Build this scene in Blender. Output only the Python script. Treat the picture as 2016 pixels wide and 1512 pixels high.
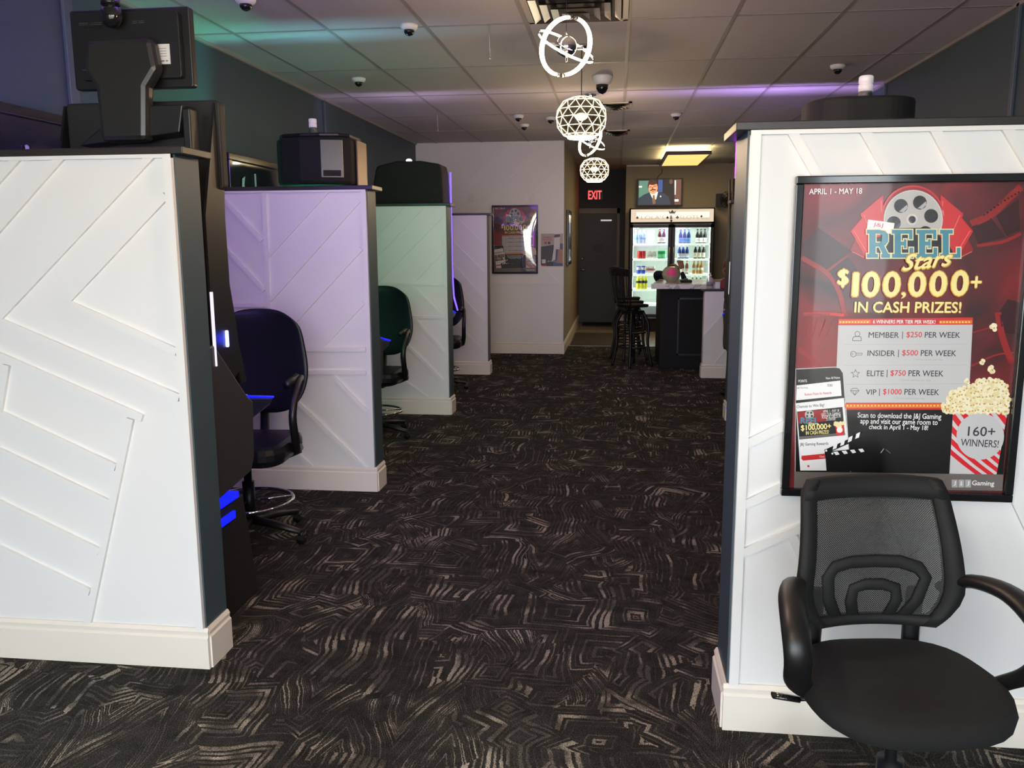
import bpy, bmesh, math, random
from math import sin, cos, pi, radians as R, tan, atan2, sqrt
from mathutils import Vector, Matrix
random.seed(7)
for o in list(bpy.data.objects): bpy.data.objects.remove(o)
S = bpy.context.scene
COL = S.collection

# ------------------------------------------------------------------ camera
YAW, PITCH, ROLL, FPX, CAMZ = .1215297, .16539646, .00506808, 1680., 1.5
_f = Vector((-sin(YAW)*cos(PITCH), cos(YAW)*cos(PITCH), -sin(PITCH)))
_r = Vector((cos(YAW), sin(YAW), 0)); _d = _f.cross(_r)
_R = cos(ROLL)*_r + sin(ROLL)*_d
_D = -sin(ROLL)*_r + cos(ROLL)*_d
cd = bpy.data.cameras.new('camera'); cam = bpy.data.objects.new('camera', cd); COL.objects.link(cam)
cd.sensor_width = 36; cd.lens = 36*FPX/2016; cd.clip_start = .05
cam.matrix_world = Matrix(((_R.x, -_D.x, -_f.x, 0), (_R.y, -_D.y, -_f.y, 0), (_R.z, -_D.z, -_f.z, CAMZ), (0, 0, 0, 1)))
S.camera = cam

def at(px, py, Y):
    """x,z on the real plane y=Y that was measured at this pixel of the photograph"""
    d = _R*((px-1008)/FPX) + _D*((py-756)/FPX) + _f
    t = Y/d.y
    return (d.x*t, CAMZ+d.z*t)

# ------------------------------------------------------------------ world, daylight, exposure
W = bpy.data.worlds.new('world'); S.world = W; W.use_nodes = True
bg = W.node_tree.nodes['Background']
bg.inputs[0].default_value = (.94, .97, 1.0, 1); bg.inputs[1].default_value = 8.5
S.view_settings.view_transform = 'Standard'; S.view_settings.look = 'None'
S.view_settings.gamma = 1; S.view_settings.use_curve_mapping = False
S.view_settings.exposure = 0.42
XL, XR, ZC, YF, YB = -2.67, 2.2, 2.79, -1.5, 11.44
YD, YW = 16.0, 15.2                    # door wall, wall behind the bar
for n, (x, w) in enumerate(((-2.05, 1.0), (-.15, 2.3), (1.7, .6))):      # the three shopfront openings guide the daylight
    l = bpy.data.lights.new('window_portal', 'AREA'); l.shape = 'RECTANGLE'; l.size = w; l.size_y = 2.3
    l.cycles.is_portal = True
    o = bpy.data.objects.new('window_portal', l); COL.objects.link(o); o.location = (x, YF-.02, 1.3); o.rotation_euler = (R(90), 0, 0)
sl = bpy.data.lights.new('sun', 'SUN'); sl.energy = 3.0; sl.angle = R(3); sl.color = (1, .93, .8)
so = bpy.data.objects.new('sun', sl); COL.objects.link(so); so.rotation_euler = (R(62), 0, R(28))

# ------------------------------------------------------------------ materials
MATS = {}
def mat(name, col, rough=.5, metal=0, emit=None, es=0, spec=None, coat=0, alpha=None, trans=0, noise=None, bump=0, bscale=200):
    if name in MATS: return MATS[name]
    m = bpy.data.materials.new(name); m.use_nodes = True; nt = m.node_tree; b = nt.nodes['Principled BSDF']
    b.inputs['Base Color'].default_value = (*col, 1); b.inputs['Roughness'].default_value = rough; b.inputs['Metallic'].default_value = metal
    if spec is not None: b.inputs['Specular IOR Level'].default_value = spec
    if coat: b.inputs['Coat Weight'].default_value = coat; b.inputs['Coat Roughness'].default_value = .05
    if trans: b.inputs['Transmission Weight'].default_value = trans
    if emit: b.inputs['Emission Color'].default_value = (*emit, 1); b.inputs['Emission Strength'].default_value = es
    if alpha is not None: b.inputs['Alpha'].default_value = alpha
    if noise:
        sc, amt = noise; tc = nt.nodes.new('ShaderNodeTexCoord'); n = nt.nodes.new('ShaderNodeTexNoise'); n.inputs['Scale'].default_value = sc; n.inputs['Detail'].default_value = 4
        mr = nt.nodes.new('ShaderNodeMapRange'); mr.inputs['To Min'].default_value = 1-amt; mr.inputs['To Max'].default_value = 1+amt
        mx = nt.nodes.new('ShaderNodeMix'); mx.data_type = 'RGBA'; mx.blend_type = 'MULTIPLY'; mx.inputs['Factor'].default_value = 1
        mx.inputs['A'].default_value = (*col, 1)
        nt.links.new(tc.outputs['Object'], n.inputs['Vector']); nt.links.new(n.outputs['Fac'], mr.inputs['Value']); nt.links.new(mr.outputs['Result'], mx.inputs['B'])
        nt.links.new(mx.outputs['Result'], b.inputs['Base Color'])
    if bump:
        tc = nt.nodes.new('ShaderNodeTexCoord'); n = nt.nodes.new('ShaderNodeTexNoise'); n.inputs['Scale'].default_value = bscale
        bp = nt.nodes.new('ShaderNodeBump'); bp.inputs['Strength'].default_value = bump; bp.inputs['Distance'].default_value = .002
        nt.links.new(tc.outputs['Object'], n.inputs['Vector']); nt.links.new(n.outputs['Fac'], bp.inputs['Height']); nt.links.new(bp.outputs['Normal'], b.inputs['Normal'])
    MATS[name] = m; return m
def emis(name, col, s):
    return mat(name, (0, 0, 0), .5, emit=col, es=s)
def glassy(name, tint=(1, 1, 1), gl=.10, rough=.02):
    m = bpy.data.materials.new(name); m.use_nodes = True; nt = m.node_tree; nt.nodes.clear()
    out = nt.nodes.new('ShaderNodeOutputMaterial'); mx = nt.nodes.new('ShaderNodeMixShader'); t = nt.nodes.new('ShaderNodeBsdfTransparent'); g = nt.nodes.new('ShaderNodeBsdfGlossy')
    lw = nt.nodes.new('ShaderNodeLayerWeight'); lw.inputs['Blend'].default_value = .35
    mr = nt.nodes.new('ShaderNodeMapRange'); mr.inputs['To Min'].default_value = gl; mr.inputs['To Max'].default_value = .9
    t.inputs[0].default_value = (*tint, 1); g.inputs['Roughness'].default_value = rough
    nt.links.new(lw.outputs['Fresnel'], mr.inputs['Value']); nt.links.new(mr.outputs['Result'], mx.inputs[0]); nt.links.new(t.outputs[0], mx.inputs[1]); nt.links.new(g.outputs[0], mx.inputs[2]); nt.links.new(mx.outputs[0], out.inputs[0])
    return m

white = mat('white_paint', (.80, .80, .80), .38, noise=(3, .015))
basew = mat('baseboard_white', (.82, .77, .69), .35)
teal = mat('dark_teal_paint', (.045, .075, .095), .55, noise=(4, .06))
tealend = mat('partition_end_paint', (.05, .078, .094), .45, noise=(9, .10))
capm = mat('cap_dark_wood', (.022, .018, .017), .35, noise=(30, .3))
beige = mat('beige_paint', (.36, .31, .22), .7, noise=(3, .04))
darkgrey = mat('charcoal_paint', (.035, .036, .038), .6)
blackp = mat('black_plastic', (.007, .007, .0075), .4)
blackm = mat('black_matte', (.005, .005, .0055), .75)
blackg = mat('black_gloss', (.01, .01, .011), .12, coat=.3)
vinyl = mat('black_vinyl', (.007, .0075, .010), .38, spec=.3, bump=.1, bscale=60)
chrome = mat('chrome', (.75, .75, .75), .08, 1)
steel = mat('brushed_steel', (.35, .35, .36), .3, 1)
doorm = mat('door_grey', (.045, .05, .052), .5)
frame_beige = mat('door_frame', (.20, .17, .13), .5)
fabric = mat('seat_fabric', (.006, .006, .006), .9, bump=.6, bscale=500)
plate = mat('white_plastic', (.75, .75, .75), .4)
woodblack = mat('black_stained_wood', (.005, .004, .004), .45)
skin = mat('skin', (.42, .20, .13), .5)
hairb = mat('brown_hair', (.06, .02, .01), .6)
navy = mat('navy_cloth', (.008, .012, .03), .8)

def carpet_material():
    m = bpy.data.materials.new('carpet'); m.use_nodes = True; nt = m.node_tree; N = nt.nodes; L = nt.links; b = N['Principled BSDF']
    def node(t, **k):
        n = N.new(t)
        for a, v in k.items(): setattr(n, a, v)
        return n
    def math_(op, a, bb=None, c=None, clamp=False):
        n = node('ShaderNodeMath', operation=op, use_clamp=clamp)
        for i, v in enumerate((a, bb, c)):
            if v is None: continue
            if isinstance(v, (int, float)): n.inputs[i].default_value = v
            else: L.new(v, n.inputs[i])
        return n.outputs[0]
    tc = node('ShaderNodeTexCoord'); co = tc.outputs['Object']
    def noise(sc, det=2, vec=co, out='Fac'):
        n = node('ShaderNodeTexNoise'); n.noise_dimensions = '2D'; n.inputs['Scale'].default_value = sc; n.inputs['Detail'].default_value = det; L.new(vec, n.inputs['Vector']); return n.outputs[out]
    def warp(vec, sc, amt):
        c = noise(sc, 1, vec, 'Color'); s = node('ShaderNodeVectorMath', operation='SUBTRACT'); L.new(c, s.inputs[0]); s.inputs[1].default_value = (.5, .5, .5)
        k = node('ShaderNodeVectorMath', operation='SCALE'); L.new(s.outputs[0], k.inputs[0]); k.inputs['Scale'].default_value = amt
        a = node('ShaderNodeVectorMath', operation='ADD'); L.new(vec, a.inputs[0]); L.new(k.outputs[0], a.inputs[1]); return a.outputs[0]
    v1 = warp(warp(co, 2.2, .16), 14, .012)
    v1 = warp(v1, 110, .006)
    rt = node('ShaderNodeVectorRotate'); rt.rotation_type = 'Z_AXIS'; rt.inputs['Angle'].default_value = .6; L.new(v1, rt.inputs['Vector'])
    vo = node('ShaderNodeTexVoronoi', voronoi_dimensions='2D', feature='F1', distance='CHEBYCHEV'); vo.inputs['Scale'].default_value = 3.4; L.new(v1, vo.inputs['Vector'])
    vo2 = node('ShaderNodeTexVoronoi', voronoi_dimensions='2D', feature='F1', distance='CHEBYCHEV'); vo2.inputs['Scale'].default_value = 3.0; L.new(rt.outputs[0], vo2.inputs['Vector'])
    sel = math_('GREATER_THAN', noise(2.3, 0), .56)
    mixd = node('ShaderNodeMix'); mixd.data_type = 'FLOAT'; L.new(sel, mixd.inputs['Factor'])
    L.new(math_('MULTIPLY', vo.outputs['Distance'], 12.5), mixd.inputs['A']); L.new(math_('MULTIPLY', vo2.outputs['Distance'], 14), mixd.inputs['B'])
    # straight bands in irregular patches, each patch with its own direction
    vp = node('ShaderNodeTexVoronoi', voronoi_dimensions='2D', feature='F1', distance='CHEBYCHEV'); vp.inputs['Scale'].default_value = 4.6; L.new(v1, vp.inputs['Vector'])
    sc2 = node('ShaderNodeSeparateColor'); L.new(vp.outputs['Color'], sc2.inputs[0])
    sx = node('ShaderNodeSeparateXYZ'); L.new(v1, sx.inputs[0])
    pick = math_('GREATER_THAN', sc2.outputs[1], .5); dm = node('ShaderNodeMix'); dm.data_type = 'FLOAT'; L.new(pick, dm.inputs['Factor']); L.new(math_('MULTIPLY', sx.outputs[0], 42), dm.inputs['A']); L.new(math_('MULTIPLY', math_('ADD', sx.outputs[1], math_('ABSOLUTE', math_('SUBTRACT', math_('FRACT', math_('MULTIPLY', sx.outputs[0], 3.1)), .5))), 40), dm.inputs['B'])
    m3 = node('ShaderNodeMix'); m3.data_type = 'FLOAT'; L.new(math_('GREATER_THAN', sc2.outputs[0], .56), m3.inputs['Factor']); L.new(mixd.outputs['Result'], m3.inputs['A']); L.new(dm.outputs['Result'], m3.inputs['B'])
    d = m3.outputs['Result']
    fr = math_('FRACT', d)
    tri = math_('MULTIPLY', math_('ABSOLUTE', math_('SUBTRACT', fr, .5)), 2)      # 0 at band centre
    idx = math_('FLOOR', d)
    # per band + per place random strength
    wn = node('ShaderNodeTexWhiteNoise', noise_dimensions='2D'); cx = node('ShaderNodeCombineXYZ'); L.new(idx, cx.inputs[0])
    cc = node('ShaderNodeSeparateColor'); L.new(vo.outputs['Color'], cc.inputs[0]); L.new(cc.outputs[0], cx.inputs[1]); L.new(cx.outputs[0], wn.inputs['Vector'])
    rnd = wn.outputs['Value']
    width = math_('ADD', math_('MULTIPLY', math_('POWER', rnd, 3), .62), .10)
    line = node('ShaderNodeMapRange', interpolation_type='SMOOTHSTEP'); L.new(tri, line.inputs['Value'])
    L.new(width, line.inputs['From Min']); L.new(math_('ADD', width, .18), line.inputs['From Max']); line.inputs['To Min'].default_value = 1; line.inputs['To Max'].default_value = 0
    place = node('ShaderNodeMapRange', interpolation_type='SMOOTHSTEP'); L.new(noise(6, 5), place.inputs['Value']); place.inputs['From Min'].default_value = .45; place.inputs['From Max'].default_value = .66
    strong = math_('MULTIPLY', math_('POWER', rnd, 1.4), place.outputs['Result'])
    strong = math_('ADD', strong, math_('MULTIPLY', rnd, .16))
    light = math_('MULTIPLY', line.outputs['Result'], strong, clamp=True)
    fib = node('ShaderNodeMapRange'); L.new(noise(260, 3), fib.inputs['Value']); fib.inputs['From Min'].default_value = .3; fib.inputs['From Max'].default_value = .7; fib.inputs['To Min'].default_value = .2; fib.inputs['To Max'].default_value = 1.9
    hue = node('ShaderNodeMix'); hue.data_type = 'RGBA'; L.new(noise(1.3, 1), hue.inputs['Factor']); hue.inputs['A'].default_value = (.31, .262, .205, 1); hue.inputs['B'].default_value = (.25, .24, .21, 1)
    dk = node('ShaderNodeMix'); dk.data_type = 'RGBA'; L.new(noise(16, 5), dk.inputs['Factor']); dk.inputs['A'].default_value = (.006, .006, .0065, 1); dk.inputs['B'].default_value = (.046, .044, .042, 1)
    mx = node('ShaderNodeMix'); mx.data_type = 'RGBA'; L.new(light, mx.inputs['Factor']); L.new(dk.outputs['Result'], mx.inputs['A']); L.new(hue.outputs['Result'], mx.inputs['B'])
    mu = node('ShaderNodeMix'); mu.data_type = 'RGBA'; mu.blend_type = 'MULTIPLY'; mu.inputs['Factor'].default_value = 1; L.new(mx.outputs['Result'], mu.inputs['A']); L.new(fib.outputs['Result'], mu.inputs['B'])
    L.new(mu.outputs['Result'], b.inputs['Base Color']); b.inputs['Roughness'].default_value = 1; b.inputs['Specular IOR Level'].default_value = .1
    h = math_('ADD', math_('MULTIPLY', line.outputs['Result'], .5), noise(300, 2))
    bp = node('ShaderNodeBump'); bp.inputs['Strength'].default_value = .6; bp.inputs['Distance'].default_value = .004; L.new(h, bp.inputs['Height']); L.new(bp.outputs['Normal'], b.inputs['Normal'])
    return m
carpet = carpet_material()

def tile_material():
    m = bpy.data.materials.new('floor_tile'); m.use_nodes = True; nt = m.node_tree; b = nt.nodes['Principled BSDF']
    tc = nt.nodes.new('ShaderNodeTexCoord'); br = nt.nodes.new('ShaderNodeTexBrick'); br.offset = 0; br.inputs['Scale'].default_value = 1
    br.inputs['Brick Width'].default_value = .32; br.inputs['Row Height'].default_value = .32; br.inputs['Mortar Size'].default_value = .005
    br.inputs['Color1'].default_value = (.30, .26, .19, 1); br.inputs['Color2'].default_value = (.26, .22, .165, 1); br.inputs['Mortar'].default_value = (.1, .08, .06, 1)
    nt.links.new(tc.outputs['Object'], br.inputs['Vector']); nt.links.new(br.outputs['Color'], b.inputs['Base Color']); b.inputs['Roughness'].default_value = .22
    return m
tile = tile_material()

def marble_material():
    m = bpy.data.materials.new('white_marble'); m.use_nodes = True; nt = m.node_tree; b = nt.nodes['Principled BSDF']
    tc = nt.nodes.new('ShaderNodeTexCoord'); n = nt.nodes.new('ShaderNodeTexNoise'); n.inputs['Scale'].default_value = 3; n.inputs['Detail'].default_value = 5; n.inputs['Distortion'].default_value = 1.5
    cr = nt.nodes.new('ShaderNodeValToRGB'); e = cr.color_ramp.elements; e[0].position = .47; e[0].color = (.72, .72, .74, 1); e[1].position = .53; e[1].color = (.72, .72, .74, 1); k = e.new(.5); k.color = (.35, .35, .38, 1)
    nt.links.new(tc.outputs['Object'], n.inputs['Vector']); nt.links.new(n.outputs['Fac'], cr.inputs['Fac']); nt.links.new(cr.outputs['Color'], b.inputs['Base Color']); b.inputs['Roughness'].default_value = .15
    return m
marble = marble_material()
ceilm = mat('ceiling_tile', (.50, .48, .47), .9, noise=(120, .08), bump=.3, bscale=180)
gridm = mat('ceiling_grid_bar', (.30, .28, .26), .5)

# ------------------------------------------------------------------ mesh helpers
class MB:
    def __init__(s): s.v = []; s.f = []; s.m = []; s.sm = []
    def add(s, vs, fs, mi=0, smooth=False):
        o = len(s.v); s.v += [tuple(v) for v in vs]
        for f in fs: s.f.append([i+o for i in f]); s.m.append(mi); s.sm.append(smooth)
        return s
    def box(s, x0, x1, y0, y1, z0, z1, mi=0, M=None):
        vs = [Vector((x, y, z)) for z in (z0, z1) for y in (y0, y1) for x in (x0, x1)]
        if M: vs = [M @ v for v in vs]
        return s.add(vs, [(0, 2, 3, 1), (4, 5, 7, 6), (0, 1, 5, 4), (2, 6, 7, 3), (0, 4, 6, 2), (1, 3, 7, 5)], mi)
    def prism(s, pts, y0, y1, mi=0, axis='y'):
        """extrude polygon pts (u,w) between y0,y1; axis y: (x,z); x: (y,z); z: (x,y)"""
        n = len(pts)
        def P(u, w, t): return (u, t, w) if axis == 'y' else ((t, u, w) if axis == 'x' else (u, w, t))
        vs = [P(u, w, y0) for u, w in pts] + [P(u, w, y1) for u, w in pts]
        fs = [list(range(n))[::-1], list(range(n, 2*n))] + [(i, (i+1) % n, n+(i+1) % n, n+i) for i in range(n)]
        return s.add(vs, fs, mi)
    def tube(s, pts, r, seg=10, mi=0, closed=False, caps=True, flat=1.0, up=None):
        pts = [Vector(p) for p in pts]; n = len(pts); rs = r if isinstance(r, (list, tuple)) else [r]*n
        rings = []; prev = None
        for i, p in enumerate(pts):
            if closed: t = (pts[(i+1) % n]-pts[i-1])
            else: t = pts[min(i+1, n-1)]-pts[max(i-1, 0)]
            t.normalize()
            if up is not None: a = Vector(up)
            else: a = prev if prev is not None else (Vector((0, 0, 1)) if abs(t.z) < .9 else Vector((1, 0, 0)))
            a = (a-t*a.dot(t)); a = a.normalized() if a.length > 1e-6 else t.orthogonal().normalized()
            b = t.cross(a); prev = a
            rings.append([p+(a*cos(2*pi*k/seg)*flat+b*sin(2*pi*k/seg))*rs[i] for k in range(seg)])
        vs = [v for rg in rings for v in rg]; fs = []
        for i in range(n if closed else n-1):
            j = (i+1) % n
            for k in range(seg): l = (k+1) % seg; fs.append((i*seg+k, i*seg+l, j*seg+l, j*seg+k))
        if caps and not closed: fs.append(list(range(seg))[::-1]); fs.append([(n-1)*seg+k for k in range(seg)])
        return s.add(vs, fs, mi, True)
    def lathe(s, prof, c=(0, 0, 0), seg=20, mi=0, sy=1, axis='z'):
        vs = []; fs = []
        for r_, z in prof:
            for k in range(seg):
                a = 2*pi*k/seg; x, y = r_*cos(a), r_*sin(a)*sy
                vs.append((c[0]+x, c[1]+y, c[2]+z) if axis == 'z' else (c[0]+x, c[1]+z, c[2]+y))
        for i in range(len(prof)-1):
            for k in range(seg): l = (k+1) % seg; fs.append((i*seg+k, i*seg+l, (i+1)*seg+l, (i+1)*seg+k))
        fs.append(list(range(seg))[::-1]); fs.append([(len(prof)-1)*seg+k for k in range(seg)])
        return s.add(vs, fs, mi, True)
    def ball(s, c, r, seg=14, mi=0, sc=(1, 1, 1)):
        pr = [(max(1e-4, sin(pi*i/8)), -cos(pi*i/8)) for i in range(9)]
        vs = []; fs = []
        for rr, z in pr:
            for k in range(seg): vs.append((c[0]+r*rr*cos(2*pi*k/seg)*sc[0], c[1]+r*rr*sin(2*pi*k/seg)*sc[1], c[2]+r*z*sc[2]))
        for i in range(8):
            for k in range(seg): l = (k+1) % seg; fs.append((i*seg+k, i*seg+l, (i+1)*seg+l, (i+1)*seg+k))
        return s.add(vs, fs, mi, True)
    def build(s, name, mats, parent=None, bevel=0, sub=0, loc=None, recalc=True):
        me = bpy.data.meshes.new(name); me.from_pydata(s.v, [], s.f)
        if not isinstance(mats, (list, tuple)): mats = [mats]
        for m in mats: me.materials.append(m)
        for p, mi, sm in zip(me.polygons, s.m, s.sm): p.material_index = mi; p.use_smooth = sm
        if recalc:
            bm = bmesh.new(); bm.from_mesh(me); bmesh.ops.recalc_face_normals(bm, faces=bm.faces); bm.to_mesh(me); bm.free()
        me.update()
        o = bpy.data.objects.new(name, me); COL.objects.link(o)
        if parent: o.parent = parent
        if loc: o.location = loc
        if bevel:
            b = o.modifiers.new('bevel', 'BEVEL'); b.width = bevel; b.segments = 2; b.limit_method = 'ANGLE'; b.angle_limit = R(40)
        if sub:
            b = o.modifiers.new('sub', 'SUBSURF'); b.levels = sub; b.render_levels = sub
            for p in me.polygons: p.use_smooth = True
        return o

def tag(o, label=None, cat=None, group=None, kind=None):
    if label: o['label'] = label
    if cat: o['category'] = cat
    if group: o['group'] = group
    if kind: o['kind'] = kind
    return o
def thing(name, label, cat, loc=(0, 0, 0), rz=0, group=None):
    o = bpy.data.objects.new(name, None); o.empty_display_size = .05; COL.objects.link(o); o.location = loc; o.rotation_euler = (0, 0, rz)
    return tag(o, label, cat, group)
def copy_tree(o, parent=None):
    c = o.copy(); COL.objects.link(c); c.parent = parent
    for ch in [x for x in bpy.data.objects if x.parent == o]: copy_tree(ch, c)
    return c
def rrect(x0, x1, z0, z1, r, n=4):
    p = []
    for cx, cz, a0 in ((x1-r, z1-r, 0), (x0+r, z1-r, 90), (x0+r, z0+r, 180), (x1-r, z0+r, 270)):
        for k in range(n+1): a = R(a0+90*k/n); p.append((cx+r*cos(a), cz+r*sin(a)))
    return p
def spline(pts, n=6):
    P = [Vector(p) for p in pts]; out = []
    for i in range(len(P)-1):
        p0 = P[max(i-1, 0)]; p1 = P[i]; p2 = P[i+1]; p3 = P[min(i+2, len(P)-1)]
        for k in range(n):
            t = k/n; out.append(.5*((2*p1)+(p2-p0)*t+(2*p0-5*p1+4*p2-p3)*t*t+(3*p1-p0-3*p2+p3)*t**3))
    out.append(P[-1]); return out

_tc = {}
def text_geo(body, off=0, shear=0):
    k = (body, off, shear)
    if k in _tc: return _tc[k]
    c = bpy.data.curves.new('t', 'FONT'); c.body = body; c.size = 1; c.offset = off; c.shear = shear; c.resolution_u = 3
    o = bpy.data.objects.new('t', c); COL.objects.link(o); bpy.context.view_layer.update()
    me = bpy.data.meshes.new_from_object(o.evaluated_get(bpy.context.evaluated_depsgraph_get()))
    vs = [tuple(v.co) for v in me.vertices]; fs = [list(p.vertices) for p in me.polygons]
    bpy.data.objects.remove(o); bpy.data.curves.remove(c); bpy.data.meshes.remove(me)
    _tc[k] = (vs, fs); return _tc[k]
def text(mb, body, x0, x1, z0, z1, y, mi, off=0, shear=0, rot=0, grow=0):
    """front-facing (towards -y) text filling the box"""
    if off:
        b = off*(z1-z0)*.9
        for k, (dx, dz) in enumerate(((-b, 0), (b, 0), (0, -b), (0, b), (0, 0))): text(mb, body, x0+dx+b*.6, x1+dx-b*.6, z0+dz+b*.6, z1+dz-b*.6, y-.00003*k, mi, 0, shear, rot, grow)
        return
    vs, fs = text_geo(body, off, shear)
    a0 = min(v[0] for v in vs); a1 = max(v[0] for v in vs); b0 = min(v[1] for v in vs); b1 = max(v[1] for v in vs)
    cx, cz = (x0+x1)/2, (z0+z1)/2; out = []
    for v in vs:
        x = x0-grow+(v[0]-a0)/(a1-a0)*(x1-x0+2*grow)-cx; z = z0-grow+(v[1]-b0)/(b1-b0)*(z1-z0+2*grow)-cz
        out.append((cx+x*cos(rot)-z*sin(rot), y, cz+x*sin(rot)+z*cos(rot)))
    mb.add(out, fs, mi)

# ------------------------------------------------------------------ room shell
def struct(name, mb, m, **k): return tag(mb.build(name, m, **k), kind='structure')
mb = MB(); mb.add([(XL-.1, YF-.1, 0), (XR+.1, YF-.1, 0), (XR+.1, 12.36, 0), (XL-.1, 12.36, 0)], [(0, 1, 2, 3)])
mb.add([(XL-.1, 12.36, 0), (XR+.1, 12.36, 0), (XR+.1, YD+.1, 0), (XL-.1, YD+.1, 0)], [(0, 1, 2, 3)], 1)
mb.box(-.70, XR, 12.345, 12.375, 0, .004, 2)
struct('floor', mb, [carpet, tile, steel])
mb = MB(); mb.box(XL-.1, XR+.1, YF-.1, YD+.1, ZC, ZC+.1, 0)
gx = .05-.61*5
while gx < XR: 
    if gx > XL: mb.box(gx-.012, gx+.012, YF, YD, ZC-.004, ZC+.01, 1)
    gx += .61
gy = 5.36-1.22*6
while gy < YD:
    if gy > YF: mb.box(XL, XR, gy-.012, gy+.012, ZC-.003, ZC+.01, 1)
    gy += 1.22
mb.box(XL, XL+.02, YF, YB, ZC-.02, ZC, 1); mb.box(XR-.02, XR, YF, YW, ZC-.02, ZC, 1)
struct('ceiling', mb, [ceilm, gridm])
struct('wall_left', MB().box(XL-.12, XL, YF-.1, YB, 0, ZC), teal)
struct('wall_right', MB().box(XR, XR+.12, YF-.1, YD, 0, ZC), teal)
# shopfront wall behind the camera with three glazed openings
mb = MB(); zs0, zs1 = .15, 2.45
wins = [(-2.55, -1.55), (-1.3, 1.0), (1.4, 2.0)]
xs = XL
for a, b in wins:
    mb.box(xs, a, YF-.1, YF, 0, ZC); mb.box(a, b, YF-.1, YF, 0, zs0); mb.box(a, b, YF-.1, YF, zs1, ZC); xs = b
mb.box(xs, XR, YF-.1, YF, 0, ZC); struct('wall_front', mb, teal)
paneg = glassy('window_glass', (.97, .99, 1), .04)
for i, (a, b) in enumerate(wins):
    mb = MB(); mb.box(a, b, YF-.07, YF-.03, zs0, zs0+.05); mb.box(a, b, YF-.07, YF-.03, zs1-.05, zs1); mb.box(a, a+.05, YF-.07, YF-.03, zs0, zs1); mb.box(b-.05, b, YF-.07, YF-.03, zs0, zs1)
    w = struct('window_%d' % (i+1), mb, steel); MB().box(a+.05, b-.05, YF-.053, YF-.047, zs0+.05, zs1-.05).build('pane', paneg, w)
mb = MB(); mb.box(-9, 9, -14, YF-.1, -.12, -.02); struct('ground_outside', mb, mat('pavement', (.45, .40, .33), .9))

def strip_poly(A, B, w, side):
    """quad along A->B lying on its left (side=1) or right (side=-1); A,B are (x,z)"""
    A = Vector(A); B = Vector(B); d = (B-A).normalized(); n = Vector((-d.y, d.x))*side*w
    return [tuple(A), tuple(B), tuple(B+n), tuple(A+n)]
def clip_poly(poly, x0, x1, z0, z1):
    for ax, lim, sg in ((0, x0, 1), (0, x1, -1), (1, z0, 1), (1, z1, -1)):
        out = []
        for i in range(len(poly)):
            p, q = poly[i-1], poly[i]; ip = (p[ax]-lim)*sg >= 0; iq = (q[ax]-lim)*sg >= 0
            if ip != iq:
                t = (lim-p[ax])/(q[ax]-p[ax]); out.append((p[0]+t*(q[0]-p[0]), p[1]+t*(q[1]-p[1])))
            if iq: out.append(q)
        poly = out
        if not poly: return []
    return poly
def battens(mb, y, lines, box, w=.026, th=.0115, mi=0):
    for q, (A, B, side) in enumerate(lines):
        th += .00012
        p = clip_poly(strip_poly(A, B, w, side), *box)
        if len(p) > 2: mb.prism(p, y-th, y, mi)
def L(cv, y, items):
    """crop-space lines -> (x,z) on plane y"""
    sc, ox, oy = cv; out = []
    for x0, y0, x1, y1, s, *ext in items:
        A = Vector(at(ox+x0/sc, oy+y0/sc, y)); B = Vector(at(ox+x1/sc, oy+y1/sc, y))
        if ext: A = A-(B-A).normalized()*ext[0]; B = B+(B-A).normalized()*(ext[1] if len(ext) > 1 else 0)
        out.append((tuple(A), tuple(B), s))
    return out

# accent wall at the back, white with raised diagonal battens
mb = MB(); mb.box(XL, -.70, YB, YB+.12, 0, ZC)
c = (3.435, 810, 270)
lines = L(c, YB, [(60, 250, 270, 45, 1, .8), (350, 330, 620, 45, 1, .8), (480, 460, 900, 40, 1, .5), (640, 560, 1030, 170, 1), (870, 520, 1030, 350, 1), (930, 620, 1030, 520, 1),
    (520, 1000, 1025, 1000, 1, 1.2), (560, 1180, 755, 1008, 1, .3), (720, 1285, 1015, 1010, 1, .1), (850, 1290, 1025, 1130, 1, .05), (930, 935, 1000, 1000, 1, .5), (560, 1390, 700, 1270, 1, .1)])
battens(mb, YB, lines, (XL, -.70, .15, ZC))
struct('wall_back', mb, white)
def board(mb, x0, x1, y, mi=0, d=-1, h=.15, t=.016):
    """baseboard with moulded top running along x in front of plane y"""
    pr = [(0, 0), (t, 0), (t, h-.035), (t*.6, h-.028), (t*.75, h-.012), (t*.3, h), (0, h)]
    mb.prism([(y+d*u, z) for u, z in pr], x0, x1, mi, axis='x')
def board_y(mb, y0, y1, x, mi=0, d=1, h=.15, t=.016):
    pr = [(0, 0), (t, 0), (t, h-.035), (t*.6, h-.028), (t*.75, h-.012), (t*.3, h), (0, h)]
    mb.prism([(x+d*u, z) for u, z in pr], y0, y1, mi, axis='y')
mb = MB(); board(mb, XL, -.684, YB); struct('baseboard_back', mb, basew)
mb = MB(); board_y(mb, YB, YD, -.70); struct('baseboard_passage', mb, basew)
struct('wall_passage', MB().box(-.82, -.70, YB+.12, YD, 0, ZC), beige)
struct('wall_door', MB().box(-.70, .14, YD, YD+.12, 0, ZC), darkgrey)
mb = MB(); mb.box(.14, XR, YW, YW+.12, 0, ZC); mb.box(.14, .26, YW+.12, YD+.12, 0, ZC); struct('wall_bar', mb, beige)
mb = MB(); board(mb, .05, .14, YD); board(mb, .14, XR, YW); board_y(mb, YW-.016, YD, .14, d=-1); struct('baseboard_bar', mb, basew)
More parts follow.
